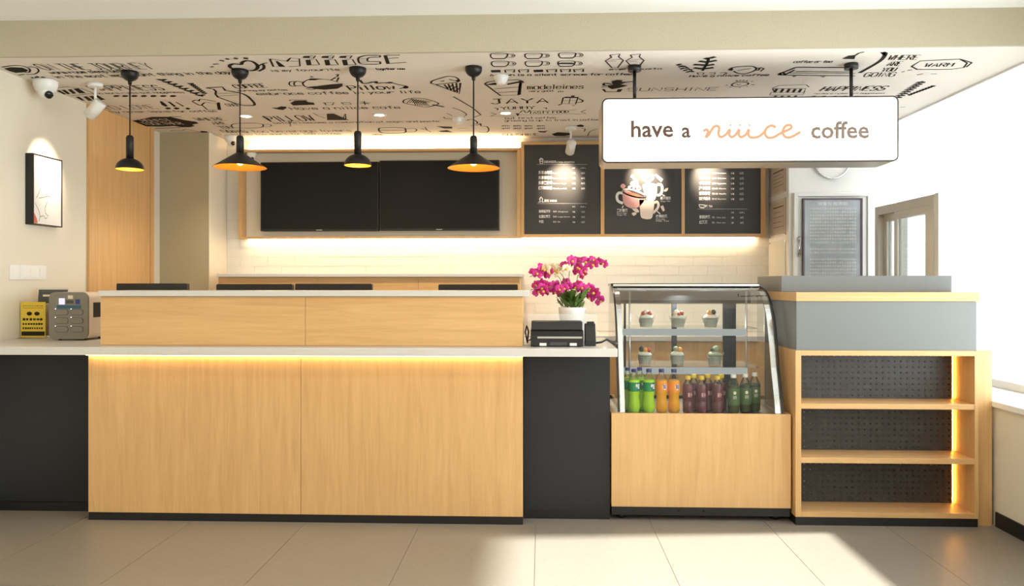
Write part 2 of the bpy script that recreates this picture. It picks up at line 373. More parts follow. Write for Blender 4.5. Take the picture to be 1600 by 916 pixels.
# ---------------------------------------------------------------- printed doodles and lettering on the soffit
GL = {
'A':'00 26 40|12 32','B':'00 06 36 45 44 33 03|33 42 41 30 00','C':'45 36 16 05 01 10 30 41','D':'00 06 26 44 42 20 00','E':'40 00 06 46|03 33','F':'00 06 46|03 33',
'G':'45 36 16 05 01 10 30 41 43 23','H':'00 06|40 46|03 43','I':'20 26','J':'16 46|36 31 20 10 01','K':'00 06|46 03 40','L':'06 00 40','M':'00 06 23 46 40','N':'00 06 40 46',
'O':'16 05 01 10 30 41 45 36 16','P':'00 06 36 45 44 33 03','R':'00 06 36 45 44 33 03|23 40','S':'45 36 16 05 04 13 33 42 41 30 10 01','T':'06 46|26 20','U':'06 01 10 30 41 46',
'V':'06 20 46','W':'06 10 24 30 46','X':'00 46|06 40','Y':'06 23 46|23 20','Z':'06 46 00 40',
'a':'44 40|43 34 14 03 01 10 30 41','b':'06 00|03 14 34 43 41 30 10 01','c':'43 34 14 03 01 10 30 41','d':'46 40|43 34 14 03 01 10 30 41','e':'02 42 43 34 14 03 01 10 30 41',
'f':'46 36 25 20|04 44','g':'44 4a 3b 1b 0a|43 34 14 03 01 10 30 41','h':'06 00|03 14 34 43 40','i':'24 20|26 25','j':'24 2a 1b|26 25','k':'06 00|44 02 40','l':'26 20',
'm':'00 04|03 14 23 20|23 34 43 40','n':'04 00|03 14 34 43 40','o':'14 03 01 10 30 41 43 34 14','p':'04 0b|03 14 34 43 41 30 10 01','r':'04 00|02 14 34 43','s':'43 34 14 03 32 41 30 10 01',
't':'26 21 30 40|04 44','u':'04 01 10 30 41|44 40','v':'04 20 44','w':'04 10 23 30 44','x':'00 44|04 40','y':'04 20|44 0b','z':'04 44 00 40',"'":'26 25','!':'26 22|20 21'}
def stroke_text(mb, s, proj, p0, p1, hpx, w, nrm, up=None):
    adv = [(3.2 if ch in "iljI'!" else 3.2 if ch == ' ' else 5.4) for ch in s]
    tot = sum(adv) - 1.4; u = 0
    vx, vy = p1[0] - p0[0], p1[1] - p0[1]
    for ch, a in zip(s, adv):
        off = -1.1 if ch in "iljI'!" else 0
        for pl in GL.get(ch, '').split('|'):
            pts = []
            for q in pl.split():
                gx = int(q[0]) + off; gy = {'a': -1, 'b': -2}.get(q[1]); gy = int(q[1]) if gy is None else gy
                t = (u + gx) / tot; hh = hpx * gy / 6.0
                X, Y = p0[0] + vx * t, p0[1] + vy * t
                ux = (hh * (X - 845) / (443 - Y)) if up is None else up * hh
                pts.append(proj(X + ux, Y - hh))
            if len(pts) > 1: mb.ribbon(pts, w, nrm)
        u += a
SO = lambda X, Y: PZ(X, Y, ZS - 0.0012)
DN = (0, 0, -1)
CR = {'A': (0, 80, 6.545), 'B': (190, 80, 6.543), 'C': (390, 75, 6.315), 'D': (580, 75, 6.315), 'E': (740, 75, 6.315), 'F': (920, 75, 8.0), 'G': (1100, 75, 7.619), 'H': (1300, 75, 6.154)}
def cpts(c, s):
    ox, oy, k = CR[c]; v = [float(q) for q in s.replace(',', ' ').split()]
    return [(ox + v[i] / k, oy + v[i + 1] / k) for i in range(0, len(v), 2)]
def smooth(pts, closed=False, n=4):
    out = []; m = len(pts)
    for i in range(m if closed else m - 1):
        g = (lambda j: pts[j % m]) if closed else (lambda j: pts[max(0, min(m - 1, j))])
        p0, p1, p2, p3 = g(i - 1), g(i), g(i + 1), g(i + 2)
        for k in range(n):
            t = k / n
            out.append(tuple(0.5 * (2*p1[d] + (p2[d]-p0[d])*t + (2*p0[d]-5*p1[d]+4*p2[d]-p3[d])*t*t + (3*p1[d]-p0[d]-3*p2[d]+p3[d])*t**3) for d in (0, 1)))
    if not closed: out.append(pts[-1])
    return out
def drawing(c, *parts):
    mb = MB()
    for kind, s, *w in parts:
        p = cpts(c, s); w = w[0] if w else 0.009
        if kind == 'f': mb.poly([SO(*q) for q in p][::-1])
        elif kind == 'l': mb.ribbon([SO(*q) for q in p], w, DN)
        elif kind == 's': mb.ribbon([SO(*q) for q in smooth(p)], w, DN)
        elif kind == 'c': mb.ribbon([SO(*q) for q in smooth(p, True)], w, DN, True)
    return mb.build('printed_drawing', 'ink', cl)
def words(c, s, x0, yb0, x1, yb1, h, w=0.007, up=None):
    (a, b2) = cpts(c, f'{x0},{yb0} {x1},{yb1}'); mb = MB(); stroke_text(mb, s, SO, a, b2, h / CR[c][2], w, DN, up)
    return mb.build('printed_lettering', 'ink', cl)
words('A', 'ON THE JOURNEY', 470, 195, 1590, 183, 62, 0.008)
words('A', 'warm room sleep better', 540, 235, 1390, 212, 28); words('A', 'in the most important thing in the day', 590, 278, 2370, 232, 28)
drawing('A', ('f', '40,178 110,165 230,170 290,195 265,215 160,222 95,205'), ('s', '20,165 120,148 220,150 300,180 300,215 260,218', 0.01), ('s', '290,160 370,170 395,205 350,235 270,238', 0.01), ('l', '190,245 250,236', 0.01))
drawing('A', ('s', '320,265 350,280 385,258 400,285 440,262 470,290 510,285', 0.012))
drawing('A', ('f', '580,405 610,402 680,440 650,443'), ('f', '630,398 665,395 720,437 690,440'), ('f', '690,392 730,390 780,432 745,436'), ('f', '750,385 800,380 880,430 810,430'),
        ('l', '570,375 700,365 830,380 930,420 1030,470', 0.006), ('f', '770,470 810,465 870,508 835,503'), ('f', '850,465 890,462 950,505 905,508'), ('f', '910,460 950,458 1010,500 965,505'), ('f', '970,455 990,452 1080,495 1030,500'), ('s', '730,455 800,450 870,440 940,435 990,447', 0.007))
words('B', 'HAPPINESS', -255, 405, 450, 398, 50, 0.011); words('B', 'no more rules but happiness', -245, 440, 650, 428, 18, 0.005)
drawing('B', *[('f', f'{x},{460} {x+20},{450} {x+55},{451} {x+75},{459} {x+45},{468} {x+15},{468}') for x in (-90, 0, 95, 192, 290, 390, 490)])
words('B', 'TO LOVE', -140, 600, 380, 588, 40, 0.008); words('B', 'why never leave for coffee', -130, 632, 985, 622, 20, 0.006)
def leafrow(c, x0, y0, x1, y1, n, dx, dy, w, both=True):
    parts = [('l', f'{x0},{y0} {x1},{y1}', w * 0.5)]
    for i in range(n):
        t = (i + 0.5) / n; X = x0 + (x1 - x0) * t; Y = y0 + (y1 - y0) * t
        for sg in ((1, -1) if both else (1,)):
            parts.append(('s', f'{X},{Y} {X+sg*dx*.5},{Y-dy*.8} {X+sg*dx},{Y-dy*.6}', w * 2.0))
    return drawing(c, *parts)
leafrow('B', 385, 290, 835, 470, 8, 48, 14, 0.012); leafrow('B', 700, 328, 855, 440, 8, 30, 4, 0.012)
drawing('B', ('f', '388,512 415,515 475,560 450,568 410,550'), ('f', '470,516 495,518 560,565 535,570'), ('f', '545,518 560,520 640,562 625,566'),
        *[('f', f'{x},583 {x+25},575 {x+60},580 {x+65},590 {x+30},597') for x in (440, 528)], ('f', '650,585 675,577 705,587 690,597 665,595'))
drawing('B', ('s', '940,158 905,163', 0.012), ('s', '995,130 935,134', 0.012), ('l', '1000,92 1050,102', 0.02), ('l', '1062,76 1100,84', 0.022), ('l', '1145,72 1190,78', 0.026), ('l', '1245,72 1295,76', 0.03),
        ('s', '1130,178 1105,160 1110,142 1150,130 1220,136 1235,112 1280,98 1340,108 1385,140 1390,170 1360,195 1310,200', 0.02), ('s', '1385,160 1440,130 1490,120', 0.012), ('s', '1400,205 1450,180 1455,150 1440,130', 0.016))
drawing('B', ('l', '865,376 1030,366 1060,402 1110,410', 0.016), ('l', '865,376 940,388 965,410 960,440 985,470 1150,530 1240,555', 0.014), ('s', '1110,410 1200,425 1260,445 1310,480 1360,550 1240,556', 0.018), ('l', '975,433 1190,428', 0.006), ('l', '985,462 1200,445', 0.006))
words('B', 'COFFEE', 1180, 382, 1490, 368, 36, 0.011); words('B', 'during my coffee', 1200, 412, 1700, 403, 16, 0.005); words('B', 'GOOD', 1095, 565, 1225, 560, 26, 0.006)
drawing('B', ('s', '720,515 760,500 790,510 800,492 850,495 960,515', 0.01), ('s', '725,518 770,540 800,555 825,545 840,530', 0.01), ('l', '820,550 850,525 980,535 990,598 880,600 820,550', 0.01), ('f', '975,525 1005,525 1018,600 990,600'))
drawing('B', ('f', '105,712 230,690 310,672 500,672 540,682 640,705 760,722 790,738 720,752 750,765 700,778 610,778 540,765 400,772 220,768 150,735'), ('l', '345,790 600,782', 0.015), ('l', '480,672 610,668', 0.01))
drawing('B', ('s', '500,815 540,808 620,812 650,800 700,805 830,832', 0.008), ('f', '800,815 870,820 890,835 820,832'))
def light_words(c, t, x0, yb0, x1, yb1, h, w):
    (a, b2) = cpts(c, f'{x0},{yb0} {x1},{yb1}'); mb = MB(); stroke_text(mb, t, lambda X, Y: PZ(X, Y, ZS - 0.0024), a, b2, h / CR[c][2], w, DN)
    return mb.build('printed_lettering', 'soffit', cl)
light_words('B', 'HONEST', 230, 722, 520, 716, 24, 0.007); light_words('B', 'TOGETHER', 250, 755, 640, 750, 26, 0.007)
words('B', 'WHERE', 790, 712, 1075, 708, 30, 0.008); words('B', 'ARE', 950, 750, 1090, 748, 26, 0.008); words('B', 'YOU', 1030, 792, 1150, 790, 26, 0.008); words('B', 'GOING', 1050, 832, 1300, 832, 26, 0.008)
# NIIICE
drawing('C', ('l', '200,110 235,185 345,185 265,130', 0.012), ('l', '200,108 360,130 405,98 490,105 497,180 385,184', 0.008), ('f', '255,132 350,184 290,185'), ('l', '405,98 372,135', 0.008), ('l', '395,130 490,133', 0.006))
for x in (0, 185, 360):
    drawing('C', ('f', f'{520+x},98 {535+x},80 {600+x},78 {588+x},100'), ('l', f'{600+x},80 {650+x},77 {630+x},102 {588+x},100', 0.008), ('f', f'{550+x},118 {600+x},116 {612+x},170 {565+x},172'), ('l', f'{600+x},116 {655+x},112 {690+x},165 {612+x},170', 0.008))
drawing('C', ('s', '1265,72 1150,75 1080,95 1075,130 1110,158 1265,160', 0.012), ('s', '1290,90 1200,92 1165,105 1175,132 1290,135', 0.01), ('l', '1265,72 1290,76 1285,92', 0.01), ('l', '1265,160 1290,158 1290,135', 0.01), ('l', '1090,105 1160,104', 0.005), ('l', '1085,120 1165,120', 0.005), ('l', '1095,140 1180,138', 0.005))
drawing('D', ('f', '120,72 155,72 185,152 150,156'), ('l', '155,72 285,70', 0.009), ('l', '170,104 270,97', 0.008), ('l', '150,156 350,142', 0.008))
words('C', 'is my favourite', 225, 236, 890, 222, 22, 0.006); words('D', 'together now', 50, 218, 335, 214, 20, 0.006)
# teapot
drawing('C', ('f', '570,318 600,300 720,305 640,318'), ('f', '590,288 610,278 640,290'), ('s', '545,330 525,350 545,378 600,400', 0.011), ('s', '545,330 600,308 720,308 800,318 880,340', 0.008), ('f', '570,385 680,375 800,360 915,350 920,375 870,402 740,412 640,405'),
        ('s', '525,340 470,328 440,345 450,372 520,372', 0.01), ('s', '440,330 400,335 392,360 420,378 460,375', 0.009), ('l', '800,320 850,290 880,292 860,330', 0.01), ('s', '850,262 878,262 862,280 880,282', 0.01), ('s', '560,400 600,412 650,405', 0.009))
words('C', 'Pillow', 1000, 418, 1440, 405, 44, 0.014)
drawing('D', ('s', '-110,315 -80,350 -20,345 20,335 60,348 110,345', 0.016), ('f', '30,330 60,328 70,345 45,352'), ('f', '120,348 180,335 215,338 200,350'), ('s', '110,345 200,345 270,362 340,375 355,385 280,402', 0.012), ('f', '310,385 345,370 372,395 330,402'))
words('C', 'embrace coffee in your life', 85, 466, 1690, 445, 26, 0.008)
drawing('C', ('f', '400,545 450,520 550,518 580,535 630,540 645,560 430,568'), ('s', '400,522 410,512 570,514', 0.008), ('l', '720,542 835,540 815,562 755,562 740,542', 0.009), ('l', '905,542 930,558 1005,555 985,538 905,542', 0.008), ('l', '1090,530 1180,555', 0.008), ('l', '1085,548 1190,540', 0.008), ('l', '1130,525 1140,562', 0.008))
drawing('C', ('f', '215,590 270,590 310,576 360,580 366,592 330,612 290,608 250,600'))
words('C', 'Have a niiice cafe', 420, 610, 1490, 598, 26, 0.008)
words('C', 'PILLOW', 215, 728, 655, 716, 52, 0.013)
drawing('C', ('s', '132,672 170,690 215,728', 0.01), ('l', '625,642 680,672 750,695', 0.007), ('l', '640,650 750,660', 0.004), ('f', '760,650 830,648 950,700 985,712 765,712'), ('l', '925,690 945,650 950,700', 0.008), ('s', '385,715 400,745 415,715', 0.006), ('l', '400,745 402,770', 0.006), ('l', '385,772 420,772', 0.006))
words('C', 'before i became a combination of magic and paste', 250, 748, 1870, 730, 15, 0.006)
words('C', 'lets too beverage lovers', -190, 838, 1010, 826, 24, 0.007); words('C', 'life is too short for bad coffee', -160, 862, 905, 853, 14, 0.005)
drawing('C', ('c', '-160,750 0,742 110,748 135,765 110,785 0,790 -160,785', 0.01), ('s', '135,755 190,752 215,765 190,778 135,775', 0.007))
# ice cream cone, popsicle, hot dogs
drawing('D', ('s', '590,340 610,322 680,300 760,280 830,288 865,315 850,335 780,345 690,355 640,360 595,350 590,338', 0.012), ('l', '640,362 870,452 880,345', 0.014), ('s', '680,325 700,330 720,320', 0.01), ('s', '770,310 800,318 850,325', 0.012), ('f', '830,318 870,312 885,328 850,335'),
        *[('l', f'{a},{b} {c2},{d}', 0.011) for a, b, c2, d in ((720, 360, 760, 405), (760, 355, 790, 420), (800, 350, 820, 430), (840, 345, 850, 440), (740, 395, 800, 370), (780, 415, 850, 375), (820, 432, 875, 395))])
drawing('D', ('c', '315,530 340,508 440,494 560,510 665,548 600,575 520,582 400,560 330,545', 0.01), ('l', '605,560 720,582', 0.022), *[('l', f'{350+i*26},{545-(i%3)*2} {400+i*24},{502+i*3}', 0.006) for i in range(9)], *[('l', f'{400+i*20},{500+i*4} {440+i*22},{565+i}', 0.006) for i in range(7)])
drawing('D', ('l', '810,480 1000,590 1082,660 1010,685', 0.01), ('s', '800,590 880,615 940,655 920,672', 0.008), ('s', '745,645 800,668', 0.007), ('s', '715,682 740,698 850,700', 0.008), ('s', '850,685 890,695 920,680', 0.009), ('s', '940,715 1000,705 1045,730 1040,748 1000,745', 0.012), ('s', '980,765 1050,760 1080,745 1085,770 1140,775 1160,805 1140,832 1060,830', 0.011), ('l', '850,795 950,790', 0.006), ('l', '870,820 1000,815', 0.006))
drawing('D', ('c', '75,800 110,788 310,788 340,812 320,838 150,842 90,830', 0.014), ('l', '90,812 330,812', 0.012), ('s', '340,800 420,795 450,810 420,828 340,828', 0.01), ('f', '640,772 800,778 800,795 720,795'), ('f', '660,820 750,810 805,832 690,830'), ('l', '490,795 540,805', 0.012), ('l', '530,780 550,810 590,830', 0.008))
words('D', 'coffee', 20, 862, 115, 862, 14, 0.005)
# cups of the coffee chart
for x, y, fill in ((165, 52, 0), (505, 52, 0), (838, 46, 0), (175, 130, 0), (508, 128, 0), (830, 128, 1)):
    ps = [('c', f'{x+15},{y+5} {x+80},{y} {x+160},{y+3} {x+168},{y+25} {x+140},{y+52} {x+80},{y+56} {x+25},{y+52} {x+2},{y+28}', 0.008), ('l', f'{x+20},{y+54} {x+140},{y+54}', 0.014), ('l', f'{x+30},{y+16} {x+150},{y+14}', 0.004),
          ('s', f'{x+168},{y+10} {x+215},{y+6} {x+242},{y+24} {x+215},{y+42} {x+165},{y+40}', 0.006), ('s', f'{x+200},{y+14} {x+222},{y+22} {x+205},{y+34}', 0.006)]
    if fill: ps.append(('f', f'{x+5},{y+20} {x+160},{y+20} {x+158},{y+32} {x+10},{y+32}'))
    drawing('E', *ps)
for i, (x, full) in enumerate(((168, 1), (308, 0), (445, 0), (588, 1), (722, 0), (858, 0), (988, 0))):
    y = 216 - i
    if full: drawing('E', ('f', f'{x},{y+4} {x+95},{y} {x+100},{y+24} {x+8},{y+27}'))
    else: drawing('E', ('l', f'{x+10},{y+28} {x},{y+2} {x+95},{y-2} {x+92},{y+24} {x+75},{y+25}', 0.011), ('l', f'{x+18},{y+12} {x+80},{y+10}', 0.004))
words('E', 'A yawn is a silent scream for coffee', 165, 278, 1560, 268, 22, 0.007)
drawing('E', ('s', '110,355 150,335 230,325 330,318 440,316 480,330 490,345', 0.012), ('l', '110,355 265,470 440,465 460,345', 0.013), ('f', '450,345 480,335 465,462 440,462'), ('f', '120,360 200,345 230,345 225,365 150,366'), ('f', '330,352 460,325 480,338 335,365'), ('l', '205,405 445,385', 0.009), ('l', '240,440 440,430', 0.009))
words('E', 'madeleines', 535, 408, 1080, 402, 44, 0.008); words('E', 'very good', 545, 435, 780, 430, 16, 0.005); words('E', 'm', 838, 438, 880, 436, 20, 0.006)
words('E', 'JAYA', 175, 552, 735, 542, 46, 0.015)
drawing('E', ('l', '885,490 1030,488 1005,555 868,548 885,490', 0.01), ('f', '900,482 1035,484 1035,494 895,494'), ('f', '960,470 1000,470 995,482 965,482'), ('s', '1035,500 1078,520 1060,535 1010,540', 0.013), ('l', '955,495 940,550', 0.006), ('l', '880,520 1010,518', 0.005), ('l', '835,566 870,552 850,560', 0.012), ('l', '970,568 1000,568', 0.012))
words('E', 'YUMMY', 275, 608, 600, 600, 26, 0.009); drawing('E', ('l', '205,592 240,598 235,612', 0.01), ('l', '690,590 722,592 715,602', 0.01), ('f', '415,645 455,648 435,675'))
drawing('E', ('l', '170,640 225,655 175,668', 0.008), ('l', '155,674 420,672', 0.005), ('l', '450,660 1000,650', 0.005), ('l', '540,622 1020,612', 0.005), ('l', '1000,655 1110,648 1060,630 1110,610', 0.008), ('s', '455,640 490,615 520,640 560,612', 0.008))
words('E', 'TASTY FOOD', 548, 650, 935, 640, 22, 0.007); words('E', 'but first coffee', 315, 702, 810, 696, 18, 0.005); words('E', 'growing is up to trust in coffee', 310, 726, 1240, 716, 18, 0.005)
for x in (280, 395, 505, 628): words('E', 'menu', x, 774, x + 72, 773, 12, 0.005); words('E', 'good', x, 798, x + 72, 797, 12, 0.005)
drawing('E', ('f', '630,820 690,822 740,815 700,835 650,832'), ('f', '770,850 830,832 940,838 960,855 900,868 800,868'), ('f', '1010,765 1060,755 1090,765 1080,780 1030,778'), ('s', '1060,790 1100,800 1090,825', 0.008), ('s', '1125,868 1150,825 1220,800', 0.007))
words('E', 'SUNSHINE', 290, 868, 640, 862, 20, 0.007)
# vases, plant, sunshine
for x in (0, 258):
    drawing('F', ('l', f'{262+x},88 {388+x},76 {372+x},112 {432+x},155 {360+x},248 {290+x},248 {208+x},162 {285+x},118 {262+x},88', 0.008), ('l', f'{235+x},165 {345+x},165', 0.004), ('l', f'{270+x},145 {415+x},142', 0.004))
words('F', 'every gusto', 255, 278, 905, 268, 22, 0.006)
drawing('F', ('f', '285,420 350,400 420,402 410,425 470,430 400,455 490,470 380,500 290,515 230,470 300,460'), ('s', '290,455 200,440 190,465 250,470', 0.016), ('l', '155,490 240,485 290,510', 0.012), ('l', '420,430 555,420', 0.014), ('f', '160,515 200,515 215,545 345,545 365,515 425,515 395,550 200,552'))
words('F', 'SUNSHINE', 480, 540, 1590, 532, 40, 0.007)
drawing('F', ('l', '1090,215 1200,225 1310,300', 0.008), *[('l', f'{a},{b} {a+60},{b-16}', 0.02) for a, b in ((1100, 215), (1120, 240), (1140, 265), (1180, 285), (1215, 305))], *[('l', f'{a},{b} {a+50},{b+2}', 0.018) for a, b in ((1160, 232), (1200, 250), (1245, 270), (1270, 295))])
drawing('F', ('s', '1500,120 1480,190 1420,285', 0.016), *[('l', s, 0.028) for s in ('1445,128 1500,140', '1510,130 1580,110', '1375,165 1480,178', '1490,175 1600,155', '1310,208 1450,215', '1460,222 1570,205', '1312,248 1420,262', '1440,262 1560,245')])
words('F', 'Have a niiice coffee', 1255, 365, 2240, 348, 24, 0.007); drawing('F', ('l', '1350,310 1440,310 1425,332 1370,332 1355,312', 0.007), ('l', '1500,310 1580,308 1570,330 1510,330', 0.007))
drawing('G', ('s', '290,265 340,235 450,220 560,218 610,232 620,255 570,285 480,308 400,300 350,275', 0.012), ('f', '290,265 340,240 350,258 330,272'), ('l', '400,270 560,245', 0.007), ('s', '615,240 660,240 645,265 620,265', 0.012), ('l', '670,232 715,246 670,280', 0.01), ('s', '190,300 230,292 270,300 230,318', 0.008))
drawing('G', ('c', '330,440 370,415 440,405 520,415 520,435 450,455 360,458', 0.01), ('s', '390,430 410,440 440,430', 0.006), *[('l', s, 0.01) for s in ('390,388 395,396', '430,384 432,392', '470,384 468,392', '515,388 508,396', '560,400 580,396', '565,435 600,440', '260,445 280,440', '310,468 320,462', '425,472 428,466', '510,462 520,458')])
drawing('G', ('l', '880,315 1080,238 1110,230 1800,236', 0.016), ('l', '880,322 1300,328 1800,332', 0.013), ('l', '1090,280 1760,288', 0.011), ('l', '990,298 1800,304', 0.009), ('l', '960,320 1080,262', 0.016), ('c', '900,305 935,295 960,310 930,322', 0.014), ('f', '1040,335 1110,330 1070,345'), ('f', '1375,340 1450,338 1420,350'))
words('G', 'coffee or tea', 1060, 178, 1510, 176, 28, 0.006)
drawing('G', ('l', '815,480 900,445 1220,440 1250,465', 0.007), ('l', '815,485 1210,482 1190,530 840,530 815,485', 0.007), *[('f', f'{x},488 {x+35},488 {x+5},530 {x-28},530') for x in (850, 925, 1000, 1070, 1140)], ('l', '800,530 780,562 1180,555 1200,510', 0.007), *[('f', f'{x},568 {x+35},568 {x+5},600 {x-28},600') for x in (840, 920, 1000, 1080)])
words('G', 'HAPPINESS', 1375, 513, 2120, 505, 52, 0.013); words('G', 'no more rules but happiness', 1310, 550, 2140, 546, 14, 0.004)
drawing('G', *[('f', f'{x},582 {x+40},572 {x+85},570 {x+50},584') for x in (1255, 1375, 1500, 1620, 1745, 1865, 1985)])
drawing('H', ('f', '95,105 160,75 230,68 215,108'), ('s', '225,72 260,50 310,40', 0.012), ('s', '490,42 515,55 480,110 400,165 265,240', 0.022), ('f', '460,42 520,42 515,75 490,70'))
words('H', 'WHERE', 532, 115, 815, 112, 44, 0.008, 0.9); words('H', 'ARE', 525, 172, 650, 172, 40, 0.008, 0.9); words('H', 'YOU', 470, 228, 600, 225, 36, 0.008, 0.9); words('H', 'GOING', 300, 278, 590, 275, 40, 0.008, 0.9)
drawing('H', ('l', '765,178 850,125 1230,108 1300,145 1265,190 1150,205 960,208 820,208 765,178', 0.011), ('l', '1240,110 1345,142 1290,185', 0.01))
words('H', 'WARM', 885, 182, 1150, 178, 34, 0.009, 0.9)
leafrow('H', 620, 480, 870, 318, 9, 42, -6, 0.014); leafrow('H', 735, 460, 985, 368, 9, 16, 10, 0.01)
drawing('H', ('l', '670,232 700,226', 0.01), ('l', '725,216 770,212', 0.01), ('l', '815,260 875,248', 0.01), ('l', '950,252 1010,248', 0.008), ('l', '650,572 705,566', 0.008))
# =================================================================== RECEPTION COUNTER
YF, YDK = 3.97, 4.08
cx0, cxm, cx1 = XY(138, YF), XY(470, YF), XY(817, YF)
ZT, ZTB = 0.925, 0.884
rc = thing('reception_counter', ((cx0 + cx1) / 2, YF + 0.3, 0), 'long maple wood reception counter front of two panels on a black plinth', 'counter')
for a, b2 in ((cx0, cxm - 0.0012), (cxm + 0.0012, cx1)): bx('front_panel', 'wood_v', (a, b2, YF, YF + 0.02, 0.042, ZTB - 0.001), rc, 0.001)
bx('carcass', 'dark_panel', (cx0 + 0.002, cx1 - 0.002, YF + 0.021, 4.55, 0.042, ZTB - 0.001), rc)
bx('plinth', 'black', (cx0, cx1, YF + 0.004, 4.5, 0.0, 0.041), rc)
dl = thing('counter_cabinet', ((XL + cx0) / 2, 4.3, 0), 'dark charcoal counter base panel beside the cream wall', 'cabinet')
bx('front_panel', 'dark_panel', (XL + 0.012, cx0 - 0.002, 4.125, 4.5, 0.05, ZTB - 0.001), dl); bx('plinth', 'black', (XL + 0.012, cx0 - 0.002, 4.12, 4.5, 0, 0.048), dl)
xdr = XY(953, YDK)
dr = thing('counter_cabinet', ((cx1 + xdr) / 2, 4.3, 0), 'dark charcoal counter base panel between wood counter and glass display case', 'cabinet')
bx('front_panel', 'dark_panel', (cx1 + 0.002, xdr, YDK, 4.5, 0.045, ZTB - 0.001), dr); bx('plinth', 'black', (cx1 + 0.002, xdr - 0.002, YDK + 0.003, 4.5, 0, 0.044), dr)
xs1 = XY(965, 3.83)
tag(bx('countertop', 'quartz', (XL + 0.003, xs1, 3.83, 4.62, ZTB, ZT), bevel=0.003), 'long white stone worktop running over the reception counter', 'countertop')
tag(bx('led_strip', 'led_warm', (cx0, cx1, 3.948, 3.962, ZTB - 0.012, ZTB - 0.001)), 'glowing warm light strip under the long white worktop edge', 'light strip')
YR = 3.95
rx0, rxm, rx1 = XY(157, YR), XY(477, YR), XY(817, YR)
ri = thing('counter_riser', ((rx0 + rx1) / 2, 4.08, ZT), 'raised maple ledge with thin pale stone top on the worktop', 'counter')
for a, b2 in ((rx0, rxm - 0.001), (rxm + 0.001, rx1)): bx('front_panel', 'wood_h', (a, b2, YR, YR + 0.018, ZT + 0.001, 1.182), ri, 0.001)
bx('carcass', 'wood_h', (rx0 + 0.001, rx1 - 0.001, YR + 0.019, 4.22, ZT + 0.001, 1.182), ri)
bx('top_slab', 'quartz', (XY(153, 3.93), XY(827, 3.93), 3.93, 4.25, 1.183, 1.212), ri, 0.002)
# staff desk and monitors behind the riser
sd = thing('staff_desk', (-1.2, 4.85, 0), 'low white staff desk hidden behind the raised counter ledge', 'desk')
bx('desk_top', 'quartz', (-2.75, -0.05, 4.63, 5.1, 0.70, 0.74), sd)
for xx in (-2.72, -1.42, -0.12): bx('leg', 'dark_panel', (xx, xx + 0.04, 4.66, 5.06, 0, 0.699), sd)
def monitor(px0, px1, ytop, Y, label):
    a, b2 = XY(px0, Y), XY(px1, Y); zt = ZY(ytop, Y, (px0 + px1) / 2); c = (a + b2) / 2
    t = thing('computer_monitor', (c, Y + 0.02, 0.741), label, 'monitor')
    MB().grid_rounded(a, b2, zt - 0.29, zt, 0.008, Y, Y + 0.035).build('housing', 'black', t)
    bx('screen', 'screen', (a + 0.012, b2 - 0.012, Y + 0.0355, Y + 0.037, zt - 0.275, zt - 0.012), t)
    bx('stand', 'black', (c - 0.03, c + 0.03, Y - 0.02, Y - 0.001, 0.76, zt - 0.1), t); MB().lathe([(0.11, 0), (0.11, 0.012), (0.03, 0.02)], (c, Y + 0.0, 0.741), 28).build('base', 'black', t)
monitor(182, 292, 443, 4.72, 'black computer monitor back behind the raised ledge near the wood wall panel')
monitor(338, 457, 444, 4.72, 'black computer monitor back behind the ledge, under the first cone lamp by the column')
monitor(461, 581, 443.5, 4.72, 'black computer monitor back behind the ledge, right under a dome lamp beside another monitor')
monitor(685, 809, 444.5, 4.72, 'black computer monitor back standing alone at the orchid end of the raised ledge')
# back cabinets
YK = 5.98
bt0, bt1 = XY(341, YK), XY(812, YK)
bc = thing('back_cabinet', ((bt0 + bt1) / 2, 6.2, 0), 'tall wood back cabinet with pale stone top under the black screens', 'cabinet')
bz = ZY(433, YK, 600)
n = 3
for i in range(n):
    a = bt0 + (bt1 - bt0) * i / n
    bx('door', 'wood_h', (a + 0.001, a + (bt1 - bt0) / n - 0.001, YK, YK + 0.018, 0.06, bz - 0.002), bc)
bx('carcass', 'wood_v', (bt0, bt1, YK + 0.019, YB - 0.006, 0.0, bz - 0.001), bc)
bx('top_slab', 'quartz', (XY(338, YK - .02), XY(816.5, YK - .02), YK - 0.02, YB - 0.006, bz, ZY(428, YK - .02, 600)), bc, 0.002)
bl = thing('back_worktop_cabinet', (0.9, 6.15, 0), 'low wood back cabinet with white worktop seen through the glass case', 'cabinet')
lx0 = XY(818, YK - .02) + 0.005
k = 4
for i in range(k):
    a = lx0 + (xc_r - 0.01 - lx0) * i / k
    bx('door', 'wood_v', (a + 0.0015, a + (xc_r - 0.01 - lx0) / k - 0.0015, 5.90, 5.918, 0.06, 0.808), bl)
bx('carcass', 'wood_v', (lx0, xc_r - 0.01, 5.919, YB - 0.006, 0, 0.809), bl)
bx('worktop', 'quartz', (lx0, xc_r - 0.005, 5.88, YB - 0.006, 0.81, 0.848), bl, 0.002)
